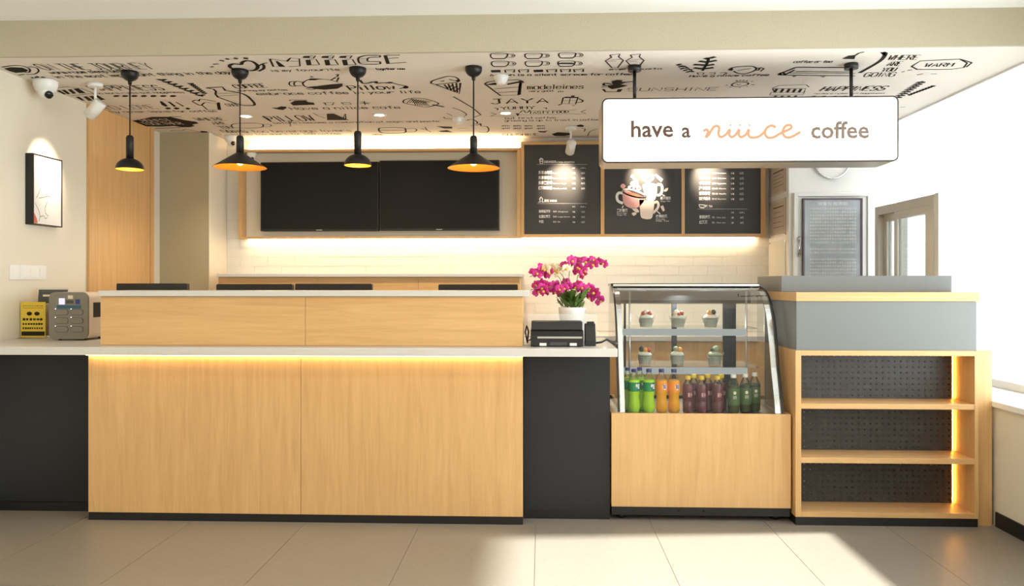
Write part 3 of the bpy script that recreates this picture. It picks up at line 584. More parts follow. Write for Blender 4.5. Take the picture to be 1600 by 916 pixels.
# =================================================================== SCREENS AND MENU BOARDS ON THE BACK WALL
YS = 6.35; YW = YB - 0.005
ts = thing('screen_surround', (XY(595, YS), 6.4, ZY(372, YS)), 'shallow wood box frame around the two black wall screens', 'frame')
sx0, sx1, sz0, sz1 = XY(372.5, YS), XY(813.6, YS), ZY(372.3, YS), ZY(230.5, YS)
bx('top_board', 'wood_h', (sx0, sx1, YS, YW, sz1 - 0.02, sz1), ts, 0.001); bx('bottom_board', 'wood_h', (sx0, sx1, YS, YW, sz0, sz0 + 0.018), ts, 0.001)
bx('side_board', 'wood_v', (sx0, sx0 + 0.032, YS, YW, sz0 + 0.019, sz1 - 0.021), ts); bx('side_board', 'wood_v', (sx1 - 0.03, sx1, YS, YW, sz0 + 0.019, sz1 - 0.021), ts)
bx('back_board', 'wall_cream', (sx0 + 0.033, sx1 - 0.031, YW - 0.006, YW, sz0 + 0.019, sz1 - 0.021), ts)
YT = 6.37
for p0, p1, q0, q1, lb in ((407, 591.4, 251, 360, 'large black flat screen on wall, on the side of the beige column'), (592.8, 780, 249.5, 359.5, 'large black flat screen on wall, on the side of the menu boards')):
    a, b2, z0, z1 = XY(p0, YT), XY(p1, YT), ZY(q1, YT), ZY(q0, YT)
    t = thing('television', ((a + b2) / 2, YT + 0.03, z0), lb, 'television')
    bx('housing', 'black', (a, b2, YT, YW - 0.008, z0, z1), t, 0.003); bx('screen', 'screen', (a + 0.008, b2 - 0.008, YT - 0.001, YT - 0.0002, z0 + 0.014, z1 - 0.008), t)
    bx('logo', 'steel', ((a + b2) / 2 - 0.025, (a + b2) / 2 + 0.025, YT - 0.0015, YT - 0.0004, z0 + 0.004, z0 + 0.010), t)
tag(bx('led_strip', 'led_cove', (sx0 + 0.06, sx1 - 0.01, YW - 0.05, YW - 0.03, sz1 + 0.001, sz1 + 0.010)), 'glowing warm light strip on top of the screen box under the printed ceiling', 'light strip')
tag(bx('led_strip', 'led_cove', (sx0 + 0.06, sx1 - 0.005, YW - 0.035, YW - 0.02, sz0 - 0.010, sz0 - 0.001)), 'glowing warm light strip under the box of the wall screens', 'light strip')
mx0, mx1, mz0, mz1 = XY(814, YS), XY(1196, YS), ZY(371, YS), ZY(221.5, YS)
mb_ = thing('menu_board', ((mx0 + mx1) / 2, 6.4, mz0), 'wood framed row of three black menu panels with white print', 'menu board')
bx('frame_top', 'wood_h', (mx0, mx1, YS, YW, mz1 - 0.024, mz1), mb_); bx('frame_bottom', 'wood_h', (mx0, mx1, YS, YW, mz0, mz0 + 0.026), mb_)
edges = [(814, 819), (938.6, 944.4), (1064.9, 1070), (1189, 1196)]
for e0, e1 in edges: bx('frame_post', 'wood_v', (XY(e0, YS) + 0.0005, XY(e1, YS), YS + 0.001, YW, mz0 + 0.027, mz1 - 0.025), mb_)
tag(bx('led_strip', 'led_cove', (mx0 + 0.01, mx1 - 0.07, YW - 0.035, YW - 0.02, mz0 - 0.010, mz0 - 0.001)), 'glowing warm light strip under the black menu boards', 'light strip')
YP = 6.362
MN = lambda X, Y: PY(X, Y, YP - 0.0012)
panels = []
for (e0, e1), (g0, g1) in zip(edges[:-1], edges[1:]):
    panels.append(bx('menu_panel', 'chalk', (XY(e1, YP) + 0.002, XY(g0, YP) - 0.002, YP, YP + 0.02, mz0 + 0.028, mz1 - 0.026), mb_))
def mtext(mbx, body, x0, yb, x1, hpx, bold=0.0):
    a, b2 = MN(x0, yb), MN(x1, yb); put_text(mbx, body, a, (1, 0, 0), (0, 0, 1), b2.x - a.x, hpx * 6.4 / F, bold)
def mc(c, x, y): ox, oy, k2 = c; return ox + x / k2, oy + y / k2
c1 = (815, 220, 6.108); p = MB()
def row(c, mbx, body, x0, yb, x1, h, bold=0.0):
    X0, Y0 = mc(c, x0, yb); X1, _ = mc(c, x1, yb); mtext(mbx, body, X0, Y0, X1, h / c[2], bold)
row(c1, p, '乐享冰咖系列', 212, 212, 328, 18, .02); row(c1, p, 'ICED COFFEE', 335, 212, 505, 14)
row(c1, p, '中杯', 483, 268, 510, 12); row(c1, p, '大杯 L', 560, 268, 612, 12)
for i, (a, e) in enumerate((('乐享冰咖啡', 'Iced coffee'), ('乐享拿铁冰', 'Iced latte'), ('乐享黑糖啡', 'Brown sugar'), ('抹茶咖啡欧蕾', 'Matcha au lait'))):
    y = 316 + i * 49; row(c1, p, a, 160, y, 292, 24, .02); row(c1, p, e, 300, y, 430, 14); row(c1, p, '18元', 484, y, 514, 14, .02); row(c1, p, '22元', 568, y, 605, 14, .02)
row(c1, p, '果饮 DRINK', 215, 584, 340, 20, .02); row(c1, p, '中杯', 483, 637, 512, 12); row(c1, p, '大杯 L', 560, 637, 612, 12)
for i, (a, e, w2) in enumerate((('鲜榨橙子汁', '现榨  Orange juice', 445), ('桂圆红枣茶', '现煮  Longan date tea', 462), ('牛奶', '现热  Milk', 370))):
    y = 686 + i * 49; row(c1, p, a, 165, y, 165 + 22 * len(a), 22, .02); row(c1, p, e, 300, y - 3, w2, 12); row(c1, p, '18', 488, y, 510, 14, .02); row(c1, p, '22元', 570, y, 604, 14)
for y in (226, 599):
    for i in range(60): q = mc(c1, 150 + i * 8, y); q2 = mc(c1, 154 + i * 8, y); p.ribbon([MN(*q), MN(*q2)], 0.003, (0, -1, 0))
for s in ('172,178 178,218 200,218 205,178 172,178', '172,178 185,165 205,178', '175,195 202,195', '160,585 180,585 172,555 185,535 200,555 195,585 212,585', '178,540 180,555'):
    v = [float(q) for q in s.replace(',', ' ').split()]; p.ribbon([MN(*mc(c1, v[i], v[i + 1])) for i in range(0, len(v), 2)], 0.006, (0, -1, 0))
p.build('printed_text', 'print_white', panels[0])['kind'] = 'stuff'
c3 = (1065, 255, 4.949); p = MB()
for i, (a, e) in enumerate((('美式咖啡', 'Americano'), ('拿铁咖啡', 'Cafe latte'), ('卡布奇诺', 'Cappuccino'), ('摩卡咖啡', 'Mocha'), ('香草拿铁', 'Vanilla'), ('焦糖玛奇朵', 'Macchiato'))):
    y = 85 + i * 40; row(c3, p, a, 134, y, 222, 20, .02); row(c3, p, '热/冰 ' + e, 235, y - 2, 345, 11); row(c3, p, '18', 384, y, 407, 13, .02); row(c3, p, '22元', 448, y, 480, 13)
row(c3, p, '茶 TEA', 186, 342, 240, 16, .02); row(c3, p, '中杯', 384, 388, 406, 10); row(c3, p, '大杯 L', 445, 388, 488, 10)
for i, a in enumerate(('茉莉绿茶', '红茶茶')): y = 428 + i * 40; row(c3, p, a, 136, y, 136 + 21.5 * len(a), 20, .02); row(c3, p, '热  Hot tea', 235, y - 2, 340, 11); row(c3, p, '18', 386, y, 402, 13, .02); row(c3, p, '20元', 452, y, 480, 13)
row(c3, p, '咖啡 COFFEE', 134, 18, 250, 18, .02)
for i in range(48): q = mc(c3, 128 + i * 8, 355); q2 = mc(c3, 132 + i * 8, 355); p.ribbon([MN(*q), MN(*q2)], 0.003, (0, -1, 0))
for s in ('135,320 140,340 172,343 180,325 135,320', '180,325 190,332 178,340', '145,345 175,347'):
    v = [float(q) for q in s.replace(',', ' ').split()]; p.ribbon([MN(*mc(c3, v[i], v[i + 1])) for i in range(0, len(v), 2)], 0.008, (0, -1, 0))
p.build('printed_text', 'print_white', panels[2])['kind'] = 'stuff'
c2 = (940, 255, 7.962)
def art(m, off, *parts):
    for kind, s, *w in parts:
        p = MB(); v = [float(q) for q in s.replace(',', ' ').split()]; pts = [mc(c2, v[i], v[i + 1]) for i in range(0, len(v), 2)]
        P3 = lambda q: PY(q[0], q[1], YP - off)
        if kind == 'f': p.poly([P3(q) for q in pts])
        elif kind == 'fs': p.poly([P3(q) for q in smooth(pts, True)])
        elif kind == 's': p.ribbon([P3(q) for q in smooth(pts)], w[0], (0, -1, 0))
        elif kind == 'c': p.ribbon([P3(q) for q in smooth(pts, True)], w[0], (0, -1, 0), True)
        p.build('printed_drawing', m, panels[1])
art('print_pink', 0.0012, ('fs', '262,350 275,330 330,340 420,395 500,420 545,430 500,510 430,560 360,560 285,515 262,440'), ('fs', '232,285 265,255 298,285 265,320'))
art('print_white', 0.0012, ('fs', '510,290 530,260 600,250 680,265 690,300 685,380 660,460 610,470 545,440 530,370'), ('s', '690,265 740,270 755,330 730,390 690,400', 0.022), ('c', '262,350 285,325 380,330 480,365 540,400 540,432 430,425 330,395 275,365', 0.012), ('s', '262,375 215,370 190,410 205,470 265,500', 0.022), ('s', '370,180 385,150 400,190 440,230 445,290 420,285', 0.018), ('s', '395,325 410,260 395,235 370,250 372,285 335,300 350,320', 0.016), ('s', '570,245 600,220 640,180 625,150 590,155 575,180 550,150 510,165 515,200 560,225', 0.022), ('c', '440,310 465,290 485,315 460,332', 0.012))
art('print_cream', 0.0012, ('fs', '470,480 480,455 560,462 640,470 655,480 650,560 630,670 600,695 540,695 490,670 478,580'), ('s', '655,495 690,480 708,520 690,570 640,620', 0.02), ('f', '655,150 680,135 765,200 740,238'), ('fs', '775,345 800,315 828,310 820,340 795,355'), ('f', '730,540 765,525 788,590 762,602'), ('fs', '375,560 430,560 468,600 430,615'), ('fs', '375,625 410,612 435,630 400,655'))
art('print_red', 0.002, ('fs', '312,365 380,368 460,395 500,418 440,415 360,395'))
p = MB()
row(c2, p, '姜汁撞奶', 730, 452, 860, 30, .02); row(c2, p, 'Ginger Milk', 735, 482, 855, 16); row(c2, p, '黑糖姜茶', 190, 604, 325, 30, .02); row(c2, p, 'Brown Sugar', 192, 630, 318, 16); row(c2, p, 'Ginger Tea', 192, 652, 308, 16)
row(c2, p, '玫瑰奶茶', 675, 676, 818, 28, .02); row(c2, p, 'Rose Latte', 678, 704, 790, 16); row(c2, p, 'Milk Tea', 678, 728, 838, 16)
for s in ('270,530 255,560', '755,390 790,412', '690,598 730,635', '775,400 760,408'):
    v = [float(q) for q in s.replace(',', ' ').split()]; p.ribbon([MN(*mc(c2, v[i], v[i + 1])) for i in range(0, len(v), 2)], 0.008, (0, -1, 0))
p.build('printed_text', 'print_white', panels[1])['kind'] = 'stuff'
# =================================================================== CEILING FIXTURES
def pendant(px, py_c, py_b, kind, label):
    top = PZ(px, py_c, ZS); Y = top.y; x0 = top.x; zb = ZY(py_b, Y, px)
    t = thing('pendant_lamp', (x0, Y, zb), label, 'pendant lamp', None)
    R = 0.048
    MB().lathe([(R, ZS - 0.001)] + [(R * math.cos(a), ZS - 0.012 - R * 0.92 * math.sin(a)) for a in [i * math.pi / 2 / 7 for i in range(7)]] + [(0.012, ZS - 0.012 - R * 0.93), (0.009, ZS - 0.075)], (x0, Y, 0), 28).build('ceiling_rose', 'lamp_black', t)
    if kind == 'cone': rr, zs, zn, ht = 0.149, zb + 0.082, zb + 0.185, 0.0
    else: rr, zs, zn = 0.077, zb + 0.066, zb + 0.198
    MB().tube([(x0, Y, ZS - 0.07), (x0, Y, zn + 0.001)], 0.004).build('cord', 'lamp_black', t)
    MB().lathe([(0.021, zs - 0.004), (0.021, zn - 0.015), (0.016, zn - 0.004), (0.006, zn)], (x0, Y, 0), 24).build('socket', 'lamp_black', t)
    prof = [(rr, zb), (0.024, zs)] if kind == 'cone' else [(rr * math.cos(a), zb + 0.066 * math.sin(a)) for a in [i * math.pi / 2 / 8 for i in range(8)]] + [(0.021, zs)]
    sh = MB().lathe(prof, (x0, Y, 0), 40, caps=False).build('shade', 'lamp_black', t)
    MB().lathe([(r - 0.0035, z + (0.0005 if i == 0 else -0.002)) for i, (r, z) in enumerate(prof)], (x0, Y, 0), 40, caps=False).build('shade_lining', 'orange_paint' if kind == 'cone' else 'gold_paint', sh)
    r0 = 0.02
    MB().lathe([(0.001, zb + 0.012)] + [(r0 * math.sin(a), zb + 0.032 - r0 * math.cos(a)) for a in [math.pi * i / 6 for i in range(1, 6)]] + [(0.010, zs - 0.006)], (x0, Y, 0), 16).build('bulb', 'bulb', t)
    lamp('POINT', (x0, Y, zb + 0.006), 0.9 if kind == 'cone' else 0.5, WARM, t, 0.02)
pendant(203, 112, 265, 'dome', 'small black dome pendant lamp hanging in front of the wood wall panel')
pendant(375, 109.5, 262, 'cone', 'wide black cone pendant lamp with orange lining near the beige column')
pendant(559, 106.5, 259, 'dome', 'small black dome pendant lamp hanging in front of the middle of the screens')
pendant(740, 105, 263, 'cone', 'wide black cone pendant lamp with orange lining next to the menu boards')
for i, (px, py) in enumerate(((384, 181), (593, 179), (790, 176), (990, 176))):  # last one is an unseen addition that brightens the back wall
    c = PZ(px, py, ZS)
    t = thing('downlight', (c.x, c.y, ZS - 0.008), ('glowing recessed ceiling downlight beside the cord of the cone lamp by the column', 'glowing recessed ceiling downlight between the dome lamp and the drawn popsicle', 'glowing recessed ceiling downlight under the printed JAYA lettering', 'added ceiling downlight hidden behind the lightbox sign to brighten the back wall')[i], 'downlight', 'recessed downlights in the printed ceiling')
    MB().lathe([(0.036, ZS - 0.001), (0.05, ZS - 0.001), (0.05, ZS - 0.006), (0.036, ZS - 0.006)], (c.x, c.y, 0), 28, caps=False).build('rim', 'white_plastic', t)
    MB().lathe([(0.0356, ZS - 0.004), (0.0356, ZS - 0.0012)], (c.x, c.y, 0), 24).build('lens', 'downlight', t)
    lamp('SPOT', (c.x, c.y, ZS - 0.01), 42, (1.0, 0.82, 0.58), t, 0.03, (c.x, c.y, 0), 120, 0.8)
def spotlight(px, py, aim, label, group=None, energy=30, cone=46, L=0.115):
    c = PZ(px, py, ZS); t = thing('ceiling_spotlight', (c.x, c.y, ZS - 0.2), label, 'spotlight', group)
    MB().lathe([(0.042, ZS - 0.026), (0.042, ZS - 0.001)], (c.x, c.y, 0), 24).build('base', 'white_plastic', t)
    MB().tube([(c.x, c.y, ZS - 0.026), (c.x, c.y, ZS - 0.125)], 0.008).build('arm', 'white_plastic', t)
    hc = Vector((c.x, c.y, ZS - 0.155)); d = (Vector(aim) - hc).normalized(); q = d.to_track_quat('Z', 'Y').to_matrix()
    MB().lathe([(0.0, -L * .45), (0.034, -L * .45), (0.036, -L * .4), (0.036, L * .55), (0.031, L * .55), (0.031, L * .45), (0.0, L * .45)], hc, 24, q, caps=False).build('head', 'white_plastic', t)
    lamp('SPOT', hc + d * (L * .58), energy, (1.0, 0.80, 0.58), t, 0.02, hc + d, cone, 1.0)
pic = PX(72, 285, XL)
spotlight(149, 130, (XL, pic.y - 0.02, 1.95), 'white cylinder ceiling spotlight aimed at the framed picture', None, 26, 50)
spotlight(892, 198, (XY(880, 6.3), 6.36, 2.08), 'white cylinder ceiling spotlight aimed at the first menu panel beside the lightbox sign', None, 34, 58)
for px in (1012, 1112): spotlight(px, 198, (XY(px - 2, 6.3), 6.36, 2.12), 'white cylinder ceiling spotlight behind the lightbox sign, aimed at the ' + ('cup drawing panel' if px < 1050 else 'last menu panel'), None, 34, 58)
def turret(c, r, label, look, nm='security_camera'):
    c = Vector(c); t = thing(nm, c - Vector((0, 0, r * 1.7)), label, 'security camera')
    MB().lathe([(r, 0), (r, -r * .12), (r * .96, -r * .5), (r * .80, -r * .95), (r * .5, -r * 1.05)], c, 28).build('housing', 'white_plastic', t)
    d = Vector(look).normalized(); q = d.to_track_quat('Z', 'Y').to_matrix(); cc = c + Vector((0, 0, -r * 0.98)) + d * r * .12
    MB().lathe([(r * .62 * math.sin(a), -r * .62 * math.cos(a)) for a in [math.pi * i / 10 for i in range(9)]], cc, 24, q, caps=True).build('eyeball', 'white_plastic', t)
    MB().lathe([(r * .34, r * .5), (r * .34, r * .66), (0.0005, r * .66)], cc, 20, q).build('lens', 'black_gloss', t)
a = PZ(70, 126, ZS - 0.001); turret((a.x + 0.005, a.y, a.z), 0.068, 'white ceiling security camera in the corner by the cream wall', (0.8, -0.5, -0.55))
turret((XY(361, 6.26), 6.26, ZS - 0.001), 0.052, 'white security camera on ceiling at the light cove by the beige column', (0.7, -0.6, -0.35))
turret((XY(393.5, 6.40), 6.395, sz1 - 0.022), 0.04, 'small white security camera under the corner of the screen box', (0.5, -0.8, -0.5))
for px, py, lb in ((783, 119, 'white smoke detector on the ceiling over the drawn cup near the sign'), (716, 184, 'white smoke detector on the ceiling beside the light cove above the screens')):
    c = PZ(px, py, ZS); MBx = MB().lathe([(0.042, ZS - 0.001), (0.043, ZS - 0.012), (0.034, ZS - 0.030), (0.026, ZS - 0.045), (0.01, ZS - 0.05)], (c.x, c.y, 0), 26)
    t = thing('smoke_detector', (c.x, c.y, ZS - 0.05), lb, 'smoke detector'); MBx.build('housing', 'white_plastic', t); MB().lathe([(0.048, ZS - 0.0005), (0.048, ZS - 0.006)], (c.x, c.y, 0), 26).build('base', 'white_plastic', t)
# fill lights added on the unseen front room ceiling (behind the viewer)
for xx in (-1.9, 0.1):
    for yy in (-0.9, 1.9):
        t = thing('fill_light', (xx, yy, ZC - 0.05), 'added flat round fill light in the unseen front room', 'ceiling light', 'added front room fill lights')
        MB().lathe([(0.20, ZC - 0.001), (0.20, ZC - 0.04), (0.18, ZC - 0.045)], (xx, yy, 0), 32).build('housing', 'white_plastic', t)
        lamp('AREA', (xx, yy, ZC - 0.05), 8, (1.0, 0.76, 0.48), t, 0.34, (xx, yy, 0))
# =================================================================== LIGHTBOX SIGN
YSF, YSB = 4.21, 4.43
gx0, gx1, gz0, gz1 = XY(940.5, YSF), XY(1404, YSF), ZY(255.5, YSF), ZY(154.5, YSF)
sg = thing('lightbox_sign', ((gx0 + gx1) / 2, (YSF + YSB) / 2, gz0), 'white glowing lightbox sign with brown coffee lettering on two black rods', 'sign')
MB().grid_rounded(gx0, gx1, gz0, gz1, 0.03, YSF + 0.012, YSB).build('case', 'sign_case', sg); MB().grid_rounded(gx0, gx1, gz0, gz1, 0.03, YSF, YSF + 0.0119).build('bezel', 'sign_bezel', sg)
MB().grid_rounded(gx0 + 0.008, gx1 - 0.008, gz0 + 0.008, gz1 - 0.008, 0.024, YSF - 0.002, YSF - 0.0003).build('light_face', 'sign_face', sg)
SG = lambda X, Y: PY(X, Y, YSF - 0.0032)
for body, a0, a1, yb, m in (('have', 986, 1052, 214, 'sign_brown'), ('a', 1065, 1079, 214.5, 'sign_brown'), ('coffee', 1267, 1358, 216, 'sign_taupe')):
    p = MB(); o0, o1 = SG(a0, yb), SG(a1, yb); put_text(p, body, o0, (1, 0, 0), (0, 0, 1), o1.x - o0.x, None, 0.02); p.build('lettering', m, sg)
p = MB(); k8 = (920, 90, 3.2)
for s in ('572,368 590,360 596,375 585,398 600,385 622,350 640,342 652,352 648,380 660,398 685,385 705,360 702,385 715,398 735,385 752,360 750,385 762,398 785,385 800,360 798,385 812,400 850,395 880,370',
          '935,350 915,340 890,352 880,378 895,400 925,398 960,378 990,365 1012,352 1008,338 985,342 970,368 980,395 1010,398 1058,372'):
    v = [float(q) for q in s.replace(',', ' ').split()]; p.ribbon([SG(*q) for q in smooth([mc(k8, v[i], v[i + 1]) for i in range(0, len(v), 2)])], 0.015, (0, -1, 0))
for q in ((708, 338), (755, 338), (803, 338)): c = SG(*mc(k8, *q)); p.poly([c + Vector((0.006 * math.cos(a), 0, 0.006 * math.sin(a))) for a in [i * math.pi / 4 for i in range(8)]])
p.build('script_lettering', 'sign_peach', sg)
for px in (991.5, 1330):
    c = PZ(px, 107, ZS); yy = 4.33; xx = XY(px, yy)
    MB().lathe([(0.037, ZS - 0.03), (0.037, ZS - 0.001)], (xx, yy, 0), 24).build('ceiling_flange', 'black', sg); MB().tube([(xx, yy, gz1 - 0.001), (xx, yy, ZS - 0.03)], 0.0095, 12).build('rod', 'black', sg)
# =================================================================== LEFT WALL THINGS
fxx = XL + 0.05
y0, y1 = PX(52, 300, fxx).y, PX(97.6, 300, fxx).y; zt_, zb_ = PX(52, 239, fxx).z, PX(52, 350.5, fxx).z
pf = thing('framed_picture', (XL + 0.025, (y0 + y1) / 2, zb_), 'white poster in a deep black frame on the cream wall', 'picture')
for dims in ((y0, y1, zt_ - 0.007, zt_), (y0, y1, zb_, zb_ + 0.007), (y0, y0 + 0.007, zb_ + 0.007, zt_ - 0.007), (y1 - 0.007, y1, zb_ + 0.007, zt_ - 0.007)):
    bx('frame_side', 'black', (XL + 0.001, fxx, dims[0], dims[1], dims[2], dims[3]), pf)
bx('poster', 'paper', (XL + 0.002, fxx - 0.004, y0 + 0.0071, y1 - 0.0071, zb_ + 0.0071, zt_ - 0.0071), pf)
LW = lambda u, v: Vector((fxx - 0.003, y0 + (y1 - y0) * u, zt_ - (zt_ - zb_) * v))
p = MB()
for s in ('.08,.70 .2,.8 .24,.88 .20,.95', '.24,.88 .36,.86 .42,.9 .48,.88', '.12,.62 .2,.55 .24,.48', '.2,.62 .34,.6 .5,.57 .6,.57', '.48,.66 .40,.74 .42,.82 .52,.86'):
    v = [float(q) for q in s.replace(',', ' ').split()]; p.ribbon([LW(v[i], v[i + 1]) for i in range(0, len(v), 2)], 0.003, (1, 0, 0))
p.build('printed_lines', 'ink', pf)
p = MB(); p.poly([LW(*q) for q in ((.03, .82), (.12, .90), (.16, .96), (.14, .98), (.03, .98))]); p.build('printed_patch', 'print_red', pf)
p = MB()
for i in range(4): p.ribbon([LW(.12, .24 + i * .06), LW(.5 - i * .06, .24 + i * .06)], 0.004, (1, 0, 0))
p.build('printed_text', 'print_cream', pf)
for p0, p1, nsw, lb in ((14, 29.5, 1, 'single white light switch plate on the cream wall'), (30, 70.5, 3, 'wide white triple light switch plate on the cream wall')):
    a, b2 = PX(p0, 425, XL).y, PX(p1, 425, XL).y; zc = PX(p0, 425.5, XL).z
    t = thing('light_switch', (XL + 0.005, (a + b2) / 2, zc - 0.043), lb, 'light switch')
    bx('plate', 'white_plastic', (XL + 0.001, XL + 0.009, a, b2, zc - 0.043, zc + 0.043), t, 0.002)
    for i in range(nsw): w = (b2 - a) / nsw; bx('rocker', 'white_plastic', (XL + 0.0091, XL + 0.013, a + w * i + 0.012, a + w * (i + 1) - 0.012, zc - 0.027, zc + 0.027), t, 0.001)
# power bank station
YV = 4.27; k3 = (0, 380, 5.09)
vx0, vx1 = XY(76.5, YV), XY(137.5, YV); vz1 = ZT + 0.275
pb = thing('charging_station', ((vx0 + vx1) / 2, YV + 0.12, ZT), 'beige power bank rental box with dark rounded face and six slots', 'charging station')
MB().grid_rounded(vx0, vx1, ZT + 0.008, vz1, 0.035, YV + 0.012, YV + 0.26, 8).build('body', 'device_body', pb)
fp = MB().grid_rounded(vx0, vx1, ZT + 0.008, vz1, 0.035, YV, YV + 0.0115, 8).build('face_plate', 'device_face', pb)
for xx in (vx0 + 0.04, vx1 - 0.05):
    for yy in (YV + 0.04, YV + 0.2): MB().lathe([(0.01, ZT + 0.0005), (0.01, ZT + 0.0079)], (xx, yy, 0), 12).build('foot', 'black', pb)
W = vx1 - vx0; Hh = vz1 - ZT - 0.008
U = lambda u: vx0 + W * (u - 388) / 312.0
V = lambda v: vz1 - Hh * (v - 412) / 373.0
bx('display', 'device_screen', (U(468), U(515), YV - 0.0015, YV - 0.0002, V(510), V(460)), pb); bx('panel_icon', 'device_dark', (U(525), U(585), YV - 0.001, YV - 0.0002, V(502), V(476)), pb); bx('panel_icon', 'logo_blue', (U(600), U(636), YV - 0.001, YV - 0.0002, V(508), V(468)), pb); bx('panel_strip', 'device_blue', (U(452), U(645), YV - 0.001, YV - 0.0002, V(543), V(516)), pb); bx('sensor', 'device_body', (U(540), U(580), YV - 0.001, YV - 0.0002, V(465), V(437)), pb)
for cx_, w_ in ((440, 100), (566, 94)):
    for ry in (550, 617, 686):
        MB().grid_rounded(U(cx_), U(cx_ + w_), V(ry + 42), V(ry), 0.012, YV - 0.003, YV - 0.0002, 5).build('slot_cover', 'device_face', pb); MB().grid_rounded(U(cx_ - 3), U(cx_ + w_ + 3), V(ry + 45), V(ry - 3), 0.013, YV - 0.0012, YV - 0.0002, 5).build('slot_rim', 'device_dark', pb)
        MB().lathe([(0.0022, -0.001), (0.0022, 0.0)], (U(cx_ + 2), YV - 0.0035, V(ry - 5)), 10, Matrix.Rotation(math.pi / 2, 3, 'X')).build('indicator_light', 'led_dot', pb)
bx('side_label', 'device_dark', (vx1 + 0.0002, vx1 + 0.001, YV + 0.05, YV + 0.16, ZT + 0.13, ZT + 0.215), pb)
# flyers
YY = 4.42; fx0, fx1 = XY(32.5, YY), XY(71, YY); fz1 = ZY(472, YY, 52)
fy = thing('flyer_stand', ((fx0 + fx1) / 2, YY + 0.02, ZT), 'yellow printed flyer in a clear upright stand on the worktop', 'flyer')
bx('flyer_card', 'yellow_card', (fx0, fx1, YY, YY + 0.002, ZT + 0.006, fz1), fy); bx('stand_base', 'acrylic', (fx0, fx1, YY - 0.03, YY + 0.04, ZT + 0.0005, ZT + 0.005), fy)
p = MB(); FW = fx1 - fx0; FH = fz1 - ZT - 0.006
FU = lambda u, v: Vector((fx0 + FW * u, YY - 0.0008, fz1 - FH * v))
for v, h_, n_ in ((.11, .018, 9), (.17, .014, 12), (.49, .07, 6), (.62, .06, 8), (.74, .06, 9)):
    for i in range(n_):
        u0 = .08 + .84 * i / n_; u1 = u0 + .84 / n_ * random.uniform(.6, .85); hh_ = h_ * random.uniform(.7, 1)
        p.poly([FU(u0, v + hh_ / 2), FU(u1, v + hh_ / 2), FU(u1, v - hh_ / 2), FU(u0, v - hh_ / 2)])
for u in (.35, .66): p.poly([FU(u + .11 * math.cos(a), .33 + .055 * math.sin(a)) for a in [-i * math.pi / 8 for i in range(16)]])
p.build('printed_text', 'ink', fy)['kind'] = 'stuff'; bx('printed_band', 'ink', (fx0 + FW * .03, fx1 - FW * .03, YY - 0.001, YY - 0.0002, fz1 - FH * .95, fz1 - FH * .83), fy)
Y2 = 4.52; hx0, hx1 = XY(57, Y2), XY(107, Y2); hz1 = ZY(449.5, Y2, 80)
ds = thing('poster_stand', ((hx0 + hx1) / 2, Y2 + 0.03, ZT), 'clear acrylic stand with a dark grey card behind the yellow flyer', 'sign holder')
bx('holder', 'acrylic', (hx0, hx1, Y2, Y2 + 0.003, ZT + 0.004, hz1), ds); bx('stand_base', 'acrylic', (hx0, hx1, Y2 - 0.02, Y2 + 0.06, ZT + 0.0005, ZT + 0.0038), ds)
hh = hz1 - ZT
MB().prism([(hx0 + 0.005, hz1 - hh * .32), (hx1 - 0.012, hz1 - hh * .32), (hx1 - 0.006, hz1 - 0.012), (hx0 + 0.012, hz1 - 0.012)], 'Y', Y2 + 0.0035, Y2 + 0.005).build('dark_card', 'dark_card', ds); bx('pale_card', 'paper_pink', (hx0 + 0.005, hx1 - 0.012, Y2 + 0.0035, Y2 + 0.005, ZT + 0.01, hz1 - hh * .33), ds)
p = MB(); p.ribbon([(hx0 + 0.04, Y2 - 0.0005, hz1 - hh * .16), (hx0 + 0.14, Y2 - 0.0005, hz1 - hh * .16)], 0.012, (0, -1, 0)); p.build('printed_text', 'paper_pink', ds)
# =================================================================== WORKTOP: PRINTER, ACRYLIC, ORCHID
YPN = 3.93; qx0, qx1 = XY(829, YPN), XY(912, YPN); pz = ZT; ph = 0.128
pr = thing('receipt_printer', ((qx0 + qx1) / 2, YPN + 0.1, ZT), 'black desktop printer with silver slot bar on the white worktop', 'printer')
MB().prism([(YPN, pz + 0.003), (YPN, pz + 0.055), (YPN + 0.03, pz + 0.085), (YPN + 0.19, pz + 0.085), (YPN + 0.19, pz + 0.003)], 'X', qx0, qx1).build('body', 'black', pr, 0.003)
MB().prism([(YPN + 0.022, pz + 0.0855), (YPN + 0.03, ph + pz), (YPN + 0.17, ph + pz), (YPN + 0.18, pz + 0.0855)], 'X', qx0 + 0.004, qx1 - 0.004).build('lid', 'black_matt', pr, 0.004)
bx('slot_bar', 'steel', (qx0 + 0.035, qx1 - 0.008, YPN - 0.004, YPN - 0.0003, pz + 0.044, pz + 0.053), pr)
for u in (.17, .74): bx('sticker', 'paper', (qx0 + (qx1 - qx0) * u, qx0 + (qx1 - qx0) * (u + .13), YPN - 0.001, YPN - 0.0002, pz + 0.006, pz + 0.020), pr)
bx('vent_strip', 'device_dark', (qx0 + 0.1, qx1 - 0.085, YPN - 0.001, YPN - 0.0002, pz + 0.008, pz + 0.024), pr)
for yy in (YPN + 0.02, YPN + 0.17):
    for xx in (qx0 + 0.02, qx1 - 0.02): MB().lathe([(0.008, pz + 0.0004), (0.008, pz + 0.003)], (xx, yy, 0), 10).build('foot', 'black', pr)
MB().tube([(qx0 - 0.002, YPN + 0.1, pz + 0.03), (qx0 - 0.02, YPN + 0.11, pz + 0.02), (qx0 - 0.029, YPN + 0.12, pz + 0.07), (qx0 - 0.022, YPN + 0.13, pz + 0.1), (qx0 - 0.012, YPN + 0.14, pz + 0.07), (qx0 - 0.02, YPN + 0.16, pz + 0.008)], 0.004).build('cable', 'black', pr)
ax0, ax1 = XY(914, 4.0), XY(931, 4.0)
